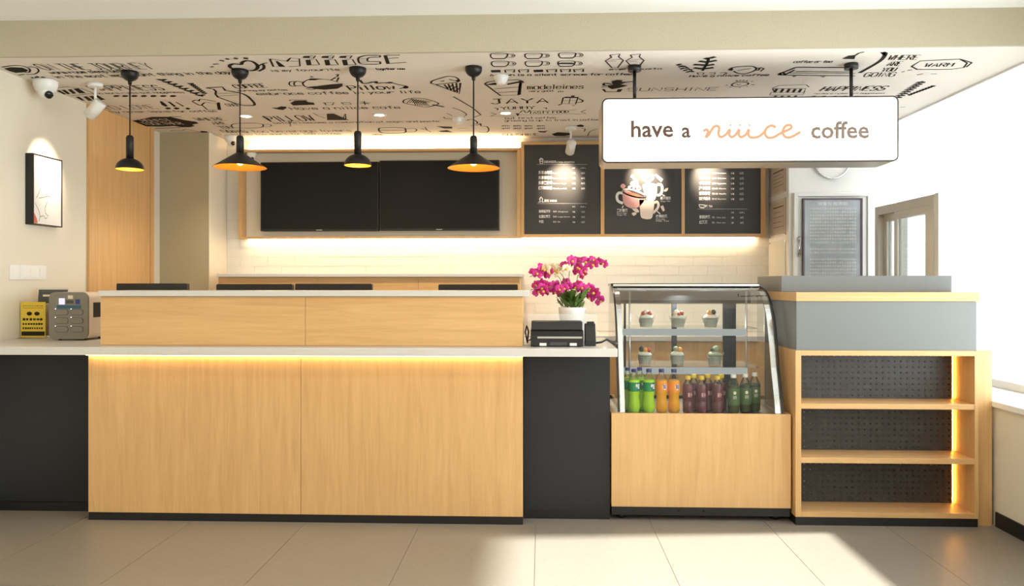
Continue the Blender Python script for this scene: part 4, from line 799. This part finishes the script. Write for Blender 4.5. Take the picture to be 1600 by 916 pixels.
tp = thing('card_reader', ((ax0 + ax1) / 2, 4.03, ZT), 'small black card reader with cable beside the desktop printer', 'card reader')
MB().prism([(3.99, ZT + 0.001), (3.99, ZT + 0.03), (4.03, ZT + 0.115), (4.06, ZT + 0.115), (4.07, ZT + 0.001)], 'X', ax0, ax1).build('body', 'black_matt', tp, 0.004)
MB().prism([(4.022, ZT + 0.112), (4.03, ZT + 0.125), (4.055, ZT + 0.125), (4.06, ZT + 0.116)], 'X', ax0 + 0.012, ax1 - 0.006).build('head', 'black', tp, 0.003)
MB().tube([(ax1 - 0.005, 4.03, ZT + 0.012), (ax1 + 0.03, 4.0, ZT + 0.02), (ax1 + 0.06, 4.05, ZT + 0.03), (ax1 + 0.10, 4.02, ZT + 0.008), (ax1 + 0.12, 4.1, ZT + 0.006)], 0.0055).build('cable', 'black', tp)
tag(MB().prism([(XY(934, 3.93), 3.90), (XY(941, 3.93), 3.87), (XY(948, 3.93), 3.91), (XY(941, 3.93), 3.945)], 'Z', ZT + 0.0004, ZT + 0.002).build('paper_slip', 'paper'), 'small white paper slip on the worktop corner by the glass case', 'paper')
YA = 4.16; ex0, ex1 = XY(823.5, YA), XY(933, YA); ez1 = ZY(491, YA, 880)
ac = thing('acrylic_shield', ((ex0 + ex1) / 2, YA + 0.03, ZT), 'hazy clear acrylic panel standing behind the black printer', 'acrylic panel')
bx('panel', 'acrylic_haze', (ex0, ex1, YA, YA + 0.005, ZT + 0.004, ez1), ac); bx('base', 'acrylic', (ex0, ex1, YA - 0.01, YA + 0.05, ZT + 0.0005, ZT + 0.0038), ac)
# orchid
YO = 4.40; ko = (800, 390, 5.388)
OP = lambda x, y, Y=YO: PY(*mc(ko, x, y), Y)
oc = OP(508, 485); pot_r = 0.078
orc = thing('potted_orchid', (oc.x, YO, ZT), 'magenta and white orchid in a ribbed white pot on the worktop', 'potted plant')
pot = MB(); pt = oc.z
sg_ = 40
for (r0, z0), (r1, z1) in (((pot_r * .82, ZT + 0.0005), (pot_r, pt)),):
    pr_ = [(pot_r * (.82 + .18 * t), ZT + 0.0005 + (pt - ZT) * t + 0) for t in [i / 10 for i in range(11)]]
    pr_ = [(r + (0.0025 if i % 2 else 0), z) for i, (r, z) in enumerate(pr_)] + [(pot_r - 0.008, pt), (pot_r - 0.01, pt - 0.02), (0.001, pt - 0.02)]
    pot.lathe(pr_, (oc.x, YO, 0), sg_)
pot.build('pot', 'white_plastic', orc)
tips = [[(490, 480), (478, 330), (482, 200), (500, 140), (560, 110), (680, 100), (780, 125)], [(520, 480), (545, 300), (552, 230), (580, 205), (610, 220)], [(470, 480), (430, 330), (400, 240), (330, 195), (260, 185), (150, 230)],
        [(460, 480), (450, 390), (440, 330), (360, 320), (250, 320), (155, 340)], [(540, 480), (545, 380), (560, 310), (640, 345), (700, 400), (745, 440)], [(480, 480), (460, 320), (438, 240), (400, 180), (440, 140)]]
for i, t in enumerate(tips):
    pts = smooth(t, False, 4); dy = (-0.03, 0.03, 0.02, -0.05, -0.04, 0.0)[i]
    MB().tube([OP(a, b2, YO + dy * j / len(pts)) for j, (a, b2) in enumerate(pts)], 0.0022, 6).build('stem', 'stem', orc)
def petal_fl(name, mname):
    p = MB(); R = 0.031
    for k_, (ang, ln, wd_) in enumerate(((90, 1, .55), (210, .95, .5), (330, .95, .5), (20, 1.02, .85), (160, 1.02, .85))):
        a = math.radians(ang); dv = Vector((math.cos(a), 0, math.sin(a))); sv = Vector((-math.sin(a), 0, math.cos(a))); yo = -0.001 * k_
        prof = [(0.0, .12), (.3, .75), (.6, 1.0), (.85, .7), (1.0, .1)]; L = []; 
        for t, w in prof:
            y = yo - 0.010 * math.sin(t * 2.6) + 0.004
            L += [dv * (t * R * ln) + sv * (w * wd_ * R * .62) + Vector((0, y + 0.003, 0)), dv * (t * R * ln) + Vector((0, y - 0.001, 0)), dv * (t * R * ln) - sv * (w * wd_ * R * .62) + Vector((0, y + 0.003, 0))]
        p.add(L, [f for i in range(4) for f in ((3*i, 3*i+1, 3*i+4, 3*i+3), (3*i+1, 3*i+2, 3*i+5, 3*i+4))], True)
    o = p.build(name, mname, None, origin=(0, 0, 0)); return o
prot = {'magenta': petal_fl('flower', 'magenta'), 'petal_white': petal_fl('flower', 'petal_white')}
lip = MB().lathe([(0.002, -0.006), (0.007, -0.002), (0.006, 0.004), (0.001, 0.009)], (0, -0.010, -0.004), 8, Matrix.Rotation(math.pi / 2, 3, 'X')).build('lip', 'petal_yellow', None, origin=(0, 0, 0))
MAG = [(500, 95), (535, 105), (590, 100), (560, 150), (620, 105), (600, 180), (550, 185), (605, 215), (575, 165), (680, 92), (690, 130), (730, 105), (772, 122), (650, 115), (180, 195), (212, 205), (245, 162), (268, 205), (322, 205), (230, 185),
       (205, 300), (250, 325), (215, 350), (255, 290), (300, 305), (310, 350), (360, 305), (372, 360), (345, 335), (455, 278), (440, 328), (420, 368), (470, 310), (275, 350), (400, 335), (545, 320), (590, 325), (620, 358), (650, 325), (680, 380), (660, 405), (712, 395), (738, 430), (700, 360), (640, 345), (560, 300), (445, 132)]
WHT = [(285, 165), (340, 150), (385, 190), (352, 178), (430, 172), (455, 158), (400, 160)]
first = {}
for lst, mname in ((MAG, 'magenta'), (WHT, 'petal_white')):
    for i, (a, b2) in enumerate(lst):
        o = prot[mname] if mname not in first else prot[mname].copy()
        if mname in first: C.objects.link(o)
        first[mname] = 1
        w = OP(a, b2, YO - 0.045 + 0.08 * random.random())
        o.parent = orc; o.location = w - orc.location; o.rotation_euler = (random.uniform(-.5, .4), random.uniform(-.9, .9), random.uniform(-.7, .7)); s = random.uniform(.92, 1.2); o.scale = (s, s, s)
        l2 = lip if (mname == 'magenta' and i == 0) else lip.copy()
        if not (mname == 'magenta' and i == 0): C.objects.link(l2)
        l2.parent = o; l2.location = (0, 0, 0)
lf = None
for i in range(90):
    a = random.uniform(0, 2 * math.pi); L = random.uniform(.04, .085); up = random.uniform(.25, 1.0)
    if lf is None:
        p = MB(); prof = [(0, .15), (.3, .8), (.6, 1), (.85, .6), (1, .05)]; V_ = []
        for t, w in prof:
            z = math.sin(t * 1.7) * .35; V_ += [(t, -w * .19, z + .04), (t, 0, z), (t, w * .19, z + .04)]
        p.add(V_, [f for j in range(4) for f in ((3*j, 3*j+1, 3*j+4, 3*j+3), (3*j+1, 3*j+2, 3*j+5, 3*j+4))], True)
        lf = p.build('leaf', 'leaf', None, origin=(0, 0, 0)); o = lf
    else: o = lf.copy(); C.objects.link(o)
    o.parent = orc; r = random.uniform(0, .07); o.location = Vector((oc.x + r * math.cos(a), YO + r * math.sin(a), pt - 0.015 + random.uniform(0, .06))) - orc.location
    o.rotation_euler = (random.uniform(-.4, .4), -up * .8, a); o.scale = (L, L, L)
# =================================================================== GLASS DISPLAY CASE
YCF, YCB = 4.06, 4.74; bx0, bx1 = XY(955.5, YCF), 1.305; cz = 0.566
dc = thing('display_case', ((bx0 + bx1) / 2, 4.4, 0), 'curved glass refrigerated display case on a maple wood base', 'display case')
bx('front_panel', 'wood_v', (bx0, bx1, YCF, YCF + 0.02, 0.075, cz), dc, 0.001); bx('side_panel', 'wood_v', (bx0, bx0 + 0.018, YCF + 0.021, YCB, 0.075, cz), dc); bx('side_panel', 'wood_v', (bx1 - 0.018, bx1, YCF + 0.021, YCB, 0.075, cz), dc); bx('back_panel', 'dark_panel', (bx0 + 0.019, bx1 - 0.019, YCB - 0.02, YCB, 0.075, cz), dc)
kp = bx('kick_plate', 'black', (bx0 + 0.002, bx1 - 0.002, YCF + 0.012, YCF + 0.03, 0.028, 0.074), dc)
for px in (990, 1061, 1100, 1167, 1206): MB().lathe([(0.005, 0), (0.005, 0.003)], (XY(px, YCF), YCF + 0.0118, 0.052), 10, Matrix.Rotation(math.pi / 2, 3, 'X')).build('bolt', 'black_gloss', kp)
for xx in (bx0 + 0.06, bx1 - 0.06):
    for yy in (YCF + 0.07, YCB - 0.06): MB().lathe([(0.022, 0.0005), (0.022, 0.02), (0.012, 0.03), (0.012, 0.0745)], (xx, yy, 0), 14).build('foot', 'black', dc)
bx('case_floor', 'steel', (bx0 + 0.019, bx1 - 0.019, YCF + 0.021, YCB - 0.021, 0.535, 0.548), dc)
gl, gr = 0.412, 1.274
prof = smooth([(4.092, cz), (4.118, 0.66), (4.166, 0.80), (4.228, 1.02), (4.30, 1.135), (4.40, 1.205), (4.53, 1.232)], False, 4)
inn = [(y + 0.006 * (1 if i < len(prof) * .6 else .5), z - 0.006 * (0 if i < len(prof) * .5 else 1)) for i, (y, z) in enumerate(prof)]
MB().prism(prof + inn[::-1], 'X', gl + 0.007, gr - 0.007).build('curved_front_glass', 'case_glass', dc)
side = prof + [(YCB - 0.025, 1.232), (YCB - 0.025, cz)]
for a in (gl, gr - 0.006): MB().prism(side, 'X', a, a + 0.006).build('side_glass', 'case_glass', dc)
def off(pr, d): return [(y + d, z - d * .35) for y, z in pr]
for a, b2 in ((gl - 0.004, gl + 0.006), (gr - 0.006, gr + 0.004)): MB().prism(off(prof, -0.006) + off(prof, -0.0005)[::-1], 'X', a, b2).build('edge_seal', 'black', dc)
for a, b2 in ((gl + 0.010, gl + 0.035), (gr - 0.038, gr - 0.010)): MB().prism(off(prof, 0.008) + off(prof, 0.018)[::-1], 'X', a, b2).build('chrome_edge', 'chrome', dc)
tb = MB().box(gl, gr, 4.53, YCB, 1.233, 1.25).build('top_panel', 'black_gloss', dc, 0.003)
bx('top_rail', 'chrome', (gl + 0.01, gr - 0.01, 4.50, 4.529, 1.236, 1.245), dc); bx('header', 'black', (gl + 0.008, gr - 0.008, YCB - 0.05, YCB - 0.026, 1.13, 1.231), dc)
bx('inner_ceiling', 'steel', (gl + 0.04, gr - 0.04, 4.56, YCB - 0.052, 1.205, 1.22), dc)
yb_ = YCB - 0.05
for p0, p1 in ((975, 978), (1050, 1057.5), (1130, 1150)): bx('door_post', 'dark_panel', (XY(p0, yb_), XY(p1, yb_), yb_, yb_ + 0.02, cz - 0.015, 1.129), dc)
for p0, p1 in ((978.5, 1049.5), (1058, 1129.5)): bx('sliding_door', 'case_glass', (XY(p0, yb_), XY(p1, yb_), yb_ + 0.008, yb_ + 0.013, cz - 0.015, 1.129), dc)
for px, py in ((984, 700), (1166, 700), (1195, 700)): MB().tube([(XY(px, 4.45), 4.45, 0.549), (XY(px, 4.45), 4.45, 1.204)], 0.006).build('shelf_post', 'steel', dc)
sh_l = []
for zsh, yf in ((1.0, 4.36), (0.786, 4.33)):
    s_ = bx('glass_shelf', 'case_glass', (gl + 0.045, gr - 0.06, yf, YCB - 0.06, zsh - 0.007, zsh), dc); bx('light_bar', 'case_light', (gl + 0.046, gr - 0.12, yf + 0.006, yf + 0.03, zsh - 0.045, zsh - 0.008), s_); sh_l.append((zsh, yf))
lamp('AREA', (0.84, 4.62, 1.19), 2.2, (0.97, 1.0, 0.97), dc, 0.12, (0.84, 4.5, 0.5))  # lamp added to brighten the dim case interior
# bottles
def bottle(kind, loc, label, group):
    x0, y0, z0 = loc
    spec = {'green': ('liquid_green', 'label_green', 'cap_blue', 'soda'), 'orange': ('liquid_orange', 'label_orange', 'cap_blue', 'soda'), 'red': ('liquid_red', 'label_red', 'cap_yellow', 'juice'), 'tea': ('liquid_tea', 'label_tea', 'cap_white', 'tea')}[kind]
    t = thing('drink_bottle', loc, label, 'bottle', group)
    if spec[3] == 'soda':
        pf_ = [(0.022, 0), (0.029, .006), (0.0325, .03), (0.030, .06), (0.0265, .085), (0.029, .105), (0.0318, .12), (0.0318, .168), (0.029, .18), (0.019, .203), (0.0125, .215), (0.0125, .222)]; lb = (.117, .166, .0323); lq = .185; capz = (.219, .237)
    elif spec[3] == 'juice':
        pf_ = [(0.024, 0), (0.028, .005), (0.029, .06), (0.0275, .065), (0.029, .07), (0.029, .14), (0.026, .155), (0.018, .17), (0.0135, .178), (0.0135, .184)]; lb = (.01, .148, .0294); lq = .165; capz = (.18, .2)
    else:
        pf_ = [(0.025, 0), (0.030, .005), (0.031, .05), (0.031, .14), (0.028, .155), (0.016, .182), (0.0125, .188), (0.0125, .194)]; lb = (.045, .135, .0315); lq = .168; capz = (.19, .21)
    A = (x0, y0, z0)
    k0 = max(i for i, q in enumerate(pf_) if q[1] < lq); MB().lathe(pf_[k0:], A, 24, caps=False).build('bottle_shell', 'bottle_clear', t)
    MB().lathe([(r - 0.0002, z) for r, z in pf_ if z < lq], A, 24).build('drink', spec[0], t)
    ll = MB()
    if spec[3] == 'juice': ll.lathe([(min(r + .0004, .0294), z) for r, z in pf_ if .004 < z < .156], A, 24, caps=False)
    else: ll.lathe([(lb[2], lb[0]), (lb[2], lb[1])], A, 24, caps=False)
    lo = ll.build('wrap_label', spec[1], t)
    cp = MB().lathe([(.0145, capz[0]), (.0148, capz[0] + .003), (.0148, capz[1] - .002), (.0135, capz[1])], A, 20).build('cap', spec[2], t)
    def bent(body, zc, hgt, wid, m, ang0, r, nm, bold=.0):
        vs, fs, w = text_geo(body, bold); p = MB()
        p.add([(x0 + r * math.sin((v[0] / w - .5) * wid / r + ang0), y0 - r * math.cos((v[0] / w - .5) * wid / r + ang0), z0 + zc + v[1] / .7 * hgt) for v in vs], fs); p.build(nm, m, lo)
    def blob(zc, rx, rz, m, ang0, r, nm):
        p = MB(); p.poly([(x0 + r * math.sin(ang0 + rx * math.cos(a) / r), y0 - r * math.cos(ang0 + rx * math.cos(a) / r), z0 + zc + rz * math.sin(a)) for a in [2 * math.pi * i / 14 for i in range(14)]]); p.build(nm, m, lo)
    if kind == 'green': blob(.142, .015, .019, 'logo_blue', .55, lb[2] + .0006, 'logo'); bent('雪碧', .133, .02, .025, 'print_white', .55, lb[2] + .0012, 'logo_text', .03)
    if kind == 'orange': blob(.142, .014, .016, 'print_white', .45, lb[2] + .0006, 'logo'); bent('芬达', .134, .017, .022, 'logo_blue', .45, lb[2] + .0012, 'logo_text', .03)
    if kind == 'tea': blob(.112, .008, .009, 'paper_pink', 0, lb[2] + .0006, 'logo'); bent('绿茶', .08, .014, .02, 'print_cream', 0, lb[2] + .0008, 'logo_text')
    if kind == 'red': bent('果汁', .09, .018, .026, 'print_pink', .2, lb[2] + .0006, 'logo_text', .02)
    return t
zf = 0.5485
defs = {'green': ('green soda bottle with dark blue cap inside the glass display case', 'green soda bottles in the display case', [(990.5, 4.20), (1014, 4.20), (980.5, 4.28), (999.5, 4.28)]),
        'orange': ('orange soda bottle with dark blue cap inside the glass display case', 'orange soda bottles in the display case', [(1033.5, 4.20), (1053, 4.20)]),
        'red': ('dark red juice bottle with yellow cap inside the glass display case', 'red juice bottles in the display case', [(1075, 4.20), (1096, 4.20), (1121, 4.20), (1084, 4.275), (1106, 4.275), (1127, 4.28)]),
        'tea': ('green tea bottle with white cap inside the glass display case', 'green tea bottles in the display case', [(1146, 4.20), (1164.5, 4.225), (1179, 4.28)])}
for kd, (lb, gp, pos) in defs.items():
    pb_ = bottle(kd, (XY(pos[0][0], pos[0][1]), pos[0][1], zf), lb, gp)
    for px, yy in pos[1:]: dup(pb_, (XY(px, yy), yy, zf))
# cupcakes
def cupcake(px, shelf, tops, label, Y=4.46, base='cream'):
    zsh = sh_l[shelf][0] + 0.0006; x0 = XY(px, Y); t = thing('cupcake', (x0, Y, zsh), label, 'cupcake')
    p = MB(); n_ = 40; V_ = []
    for i in range(n_):
        a = 2 * math.pi * i / n_; k_ = .0018 if i % 2 else 0
        V_ += [((.032 + k_) * math.cos(a) + x0, (.032 + k_) * math.sin(a) + Y, zsh), ((.038 + k_) * math.cos(a) + x0, (.038 + k_) * math.sin(a) + Y, zsh + .045)]
    p.add(V_, [(2*i, 2*((i+1) % n_), 2*((i+1) % n_)+1, 2*i+1) for i in range(n_)]); p.poly([V_[2*i] for i in range(n_)][::-1]); p.build('paper_cup', 'wrapper', t)
    p = MB(); V_ = []
    for i in range(n_):
        a = 2 * math.pi * i / n_; pk = abs(math.cos(2 * a)) ** 3
        V_ += [(.0405 * math.cos(a) + x0, .0405 * math.sin(a) + Y, zsh + .02), ((.046 + .008 * pk) * math.cos(a) + x0, (.046 + .008 * pk) * math.sin(a) + Y, zsh + .05 + .018 * pk)]
    p.add(V_, [(2*i, 2*((i+1) % n_), 2*((i+1) % n_)+1, 2*i+1) for i in range(n_)], True); p.build('clear_collar', 'acrylic', t)
    MB().lathe([(.0315, zsh + .002), (.037, zsh + .044), (.001, zsh + .047)], (x0, Y, 0), 24).build('sponge', 'sponge', t)
    MB().lathe([(.037, zsh + .0475), (.039, zsh + .054), (.033, zsh + .064), (.022, zsh + .071), (.001, zsh + .074)], (x0, Y, 0), 24).build('frosting', base, t)
    for dx, dy, dz_, r, m in tops: MB().lathe([(max(r * math.sin(a), 1e-4), -r * math.cos(a)) for a in [math.pi * i / 8 for i in range(9)]], (x0 + dx, Y + dy, zsh + dz_), 14).build('topping', m, t)
RB = [(-.017, -.012, .076, .014, 'berry'), (.019, -.01, .076, .014, 'berry'), (.0, .008, .084, .016, 'cream')]
cupcake(1009.5, 0, RB, 'cupcake with red berries on upper glass shelf, at the orchid end')
cupcake(1059.5, 0, [(.017, -.014, .077, .013, 'berry'), (-.012, -.008, .08, .018, 'petal_white'), (.0, -.03, .074, .010, 'berry')], 'cupcake with berries in the middle of upper glass shelf')
cupcake(1110, 0, [(-.008, -.01, .08, .016, 'fruit_orange'), (.014, -.008, .084, .016, 'fruit_dark')], 'cupcake with orange and dark fruit on upper glass shelf', base='paper_pink')
cupcake(1007.5, 1, [(-.018, -.008, .085, .018, 'fruit_dark'), (.0, -.014, .08, .015, 'fruit_orange'), (.021, -.01, .078, .014, 'berry')], 'cupcake with dark, orange and red fruit on lower glass shelf')
cupcake(1058, 1, [(-.009, -.006, .087, .015, 'fruit_green'), (.013, -.01, .083, .015, 'fruit_orange')], 'cupcake with pale green and orange fruit on lower glass shelf')
cupcake(1116.5, 1, [(.008, -.005, .086, .021, 'fruit_green'), (-.018, -.008, .083, .01, 'fruit_dark')], 'pale green cupcake on lower glass shelf', base='fruit_green')
# =================================================================== PEGBOARD SHELF UNIT
YU = 4.02; ux0, ux1 = XY(1243, YU), XY(1529, YU); UB = 4.75
su = thing('shelf_unit', ((ux0 + ux1) / 2, 4.38, 0), 'open wood shelf unit with black pegboard backs and grey box on top', 'shelf unit')
zt_ = 0.904; wi0, wi1 = XY(1252, YU), XY(1523, YU)
bx('side_panel', 'wood_v', (ux0, wi0, YU, UB, 0.043, zt_), su, 0.001); bx('side_panel', 'wood_v', (wi1, ux1, YU, UB, 0.043, zt_), su, 0.001)
bx('top_board', 'wood_h', (wi0 + 0.0005, wi1 - 0.0005, YU, UB, zt_ - 0.027, zt_), su, 0.001); bx('plinth', 'black', (ux0 + 0.002, ux1 - 0.002, YU + 0.003, UB - 0.02, 0, 0.042), su)
YPG = 4.215
levels = [(0.043, 0.069), (0.322, 0.35), (0.602, 0.629)]
for i, (a, b2) in enumerate(levels): bx('shelf_board' if i else 'bottom_board', 'wood_h', (wi0 + 0.0005, wi1 - 0.0005, YU + (0.001 if i else 0), YPG + 0.05, a, b2), su, 0.001)
bx('back_panel', 'white_paint', (wi0 + 0.001, wi1 - 0.001, YPG + 0.052, YPG + 0.06, 0.07, zt_ - 0.028), su)
def pegboard(x0, x1, z0, z1, Y):
    p = MB(); nx = 27; nz = max(2, round((z1 - z0) / ((x1 - x0) / nx))); cw, chh = (x1 - x0) / nx, (z1 - z0) / nz; r = 0.0042
    for i in range(nx):
        for j in range(nz):
            cx_, cz_ = x0 + cw * (i + .5), z0 + chh * (j + .5)
            cor = [(cx_ - cw/2, cz_ - chh/2), (cx_ + cw/2, cz_ - chh/2), (cx_ + cw/2, cz_ + chh/2), (cx_ - cw/2, cz_ + chh/2)]
            oc_ = [(cx_ + r * math.cos(math.radians(a)), cz_ + r * math.sin(math.radians(a))) for a in (202.5, 247.5, 292.5, 337.5, 22.5, 67.5, 112.5, 157.5)]
            fs = []
            for q in range(4):
                n1 = (q + 1) % 4; fs += [(q, n1, 4 + (2*q + 2) % 8, 4 + 2*q + 1), (q, 4 + 2*q + 1, 4 + 2*q)]
            p.add([(X, Y, Z) for X, Z in cor + oc_], fs)
    o = p.build('pegboard', 'peg_metal', su); sl = o.modifiers.new('thick', 'SOLIDIFY'); sl.thickness = 0.003; sl.offset = 0
for (a0, a1), (b0, b1) in zip(levels, levels[1:] + [(zt_ - 0.027, 0)]):
    pegboard(wi0 + 0.001, wi1 - 0.012, a1 + 0.001, b0 - 0.001, YPG)
    bx('back_light', 'led_back', (wi0 + 0.006, wi0 + 0.012, YPG + 0.03, YPG + 0.036, a1 + 0.004, b0 - 0.004), su)
    bx('light_baffle', 'black_matt', (wi1 - 0.0165, wi1 - 0.0135, YPG + 0.003, YPG + 0.051, a1 + 0.001, b0 - 0.001), su)  # added strip, blocks the shelf light from reaching the peg holes
    bx('shelf_light', 'led_shelf', (wi1 - 0.010, wi1 - 0.007, YPG + 0.003, YPG + 0.008, a1 + 0.004, b0 - 0.004), su)
bx('filler_panel', 'wood_v', (ux1 + 0.001, 2.324, YU + 0.03, YU + 0.05, 0.0, zt_), su)
bx('upper_box', 'grey_panel', (ux0 + 0.006, ux1 - 0.006, YU + 0.006, UB, zt_ + 0.0005, 1.157), su, 0.001)
bx('ledge_board', 'wood_h', (ux0 + 0.004, ux1 + 0.006, YU, UB, 1.1575, 1.204), su, 0.001)
yc_ = 4.28
bx('cap_box', 'grey_panel', (XY(1221, yc_), XY(1487, yc_), yc_, UB, 1.2045, ZY(431, yc_, 1350)), su, 0.002)
# =================================================================== RIGHT COLUMN: NOTICE, CLOCK, DOCUMENTS
yn = YD - 0.047; nx0, nx1 = XY(1254, yn), XY(1347, yn); nz1 = ZY(310, yn, 1300); nz0 = 0.95
nb = thing('notice_board', ((nx0 + nx1) / 2, yn, nz0), 'glazed notice with dense small white lettering posted on the white door', 'notice')
for dims in ((nx0, nx0 + 0.012, nz0, nz1), (nx1 - 0.012, nx1, nz0, nz1), (nx0 + 0.012, nx1 - 0.012, nz1 - 0.012, nz1), (nx0 + 0.012, nx1 - 0.012, nz0, nz0 + 0.012)): bx('frame_side', 'notice_frame', (dims[0], dims[1], yn - 0.012, yn + 0.016, dims[2], dims[3]), nb)
bx('sheet', 'notice', (nx0 + 0.0121, nx1 - 0.0121, yn - 0.004, yn + 0.014, nz0 + 0.0121, nz1 - 0.0121), nb)
p = MB(); chars = '中人民国法律安全住宿须知旅客登记应当遵守公共卫生请勿吸烟贵重物品妥善保管不得携带危险物入内违者依规处理'
for i in range(22):
    zz = nz1 - 0.085 - i * 0.0255
    if i in (11, 14): continue
    s = ''.join(chars[(i * 7 + j * 3) % len(chars)] for j in range(19)); put_text(p, s, (nx0 + 0.05, yn - 0.0052, zz), (1, 0, 0), (0, 0, 1), (nx1 - nx0) - 0.095, 0.013)
put_text(p, '旅客住宿须知', (nx0 + 0.11, yn - 0.0052, nz1 - 0.052), (1, 0, 0), (0, 0, 1), 0.22, 0.02); p.build('printed_text', 'print_white', nb)
ck = PY(1300, 252, YD - 0.02)
clk = thing('wall_clock', (ck.x, YD - 0.015, ck.z - 0.134), 'round white disc with chrome rim on wall above the white door', 'clock')
RX = Matrix.Rotation(math.pi / 2, 3, 'X')
MB().lathe([(0.134, 0.0), (0.134, 0.028), (0.124, 0.03), (0.122, 0.022)], (ck.x, YD - 0.002, ck.z), 40, RX, caps=False).build('rim', 'chrome', clk); MB().lathe([(0.123, 0.0), (0.123, 0.02)], (ck.x, YD - 0.002, ck.z), 40, RX).build('face', 'white_plastic', clk)
for q0, q1, mtl, lb in ((255, 303, 'paper_pink', 'topmost document sheet in clear acrylic on the column side by the menu'), (311, 370, 'paper_pink', 'middle document sheet in clear acrylic on the column side by the menu'), (376, 436, 'paper', 'lowest blank sheet in clear acrylic on the column side by the menu')):
    ya_, yb2 = 5.97, 6.40; xx = xc_r - 0.001; zt2 = H + (HY - q0) * 6.05 / F; zb2 = H + (HY - q1) * 6.05 / F
    t = thing('document_holder', (xx - 0.004, (ya_ + yb2) / 2, zb2), lb, 'document')
    bx('sheet', mtl, (xx - 0.003, xx - 0.001, ya_ + 0.03, yb2 - 0.03, zb2 + 0.02, zt2 - 0.02), t); bx('cover', 'acrylic_thin', (xx - 0.007, xx - 0.0035, ya_, yb2, zb2, zt2), t)
    for yy in (ya_ + 0.015, yb2 - 0.015):
        for z2 in (zb2 + 0.012, zt2 - 0.012): MB().lathe([(0.008, 0), (0.008, 0.006)], (xx - 0.0071, yy, z2), 12, Matrix.Rotation(-math.pi / 2, 3, 'Y')).build('screw', 'steel', t)
    if mtl == 'paper_pink':
        p = MB()
        for i in range(5): zz = zt2 - 0.06 - i * (zt2 - zb2 - .1) / 5; p.ribbon([(xx - 0.0033, yb2 - 0.08, zz), (xx - 0.0033, ya_ + 0.08 + 0.06 * (i % 2), zz)], 0.008 if i == 0 else 0.003, (-1, 0, 0))
        p.build('printed_lines', 'ink', t)
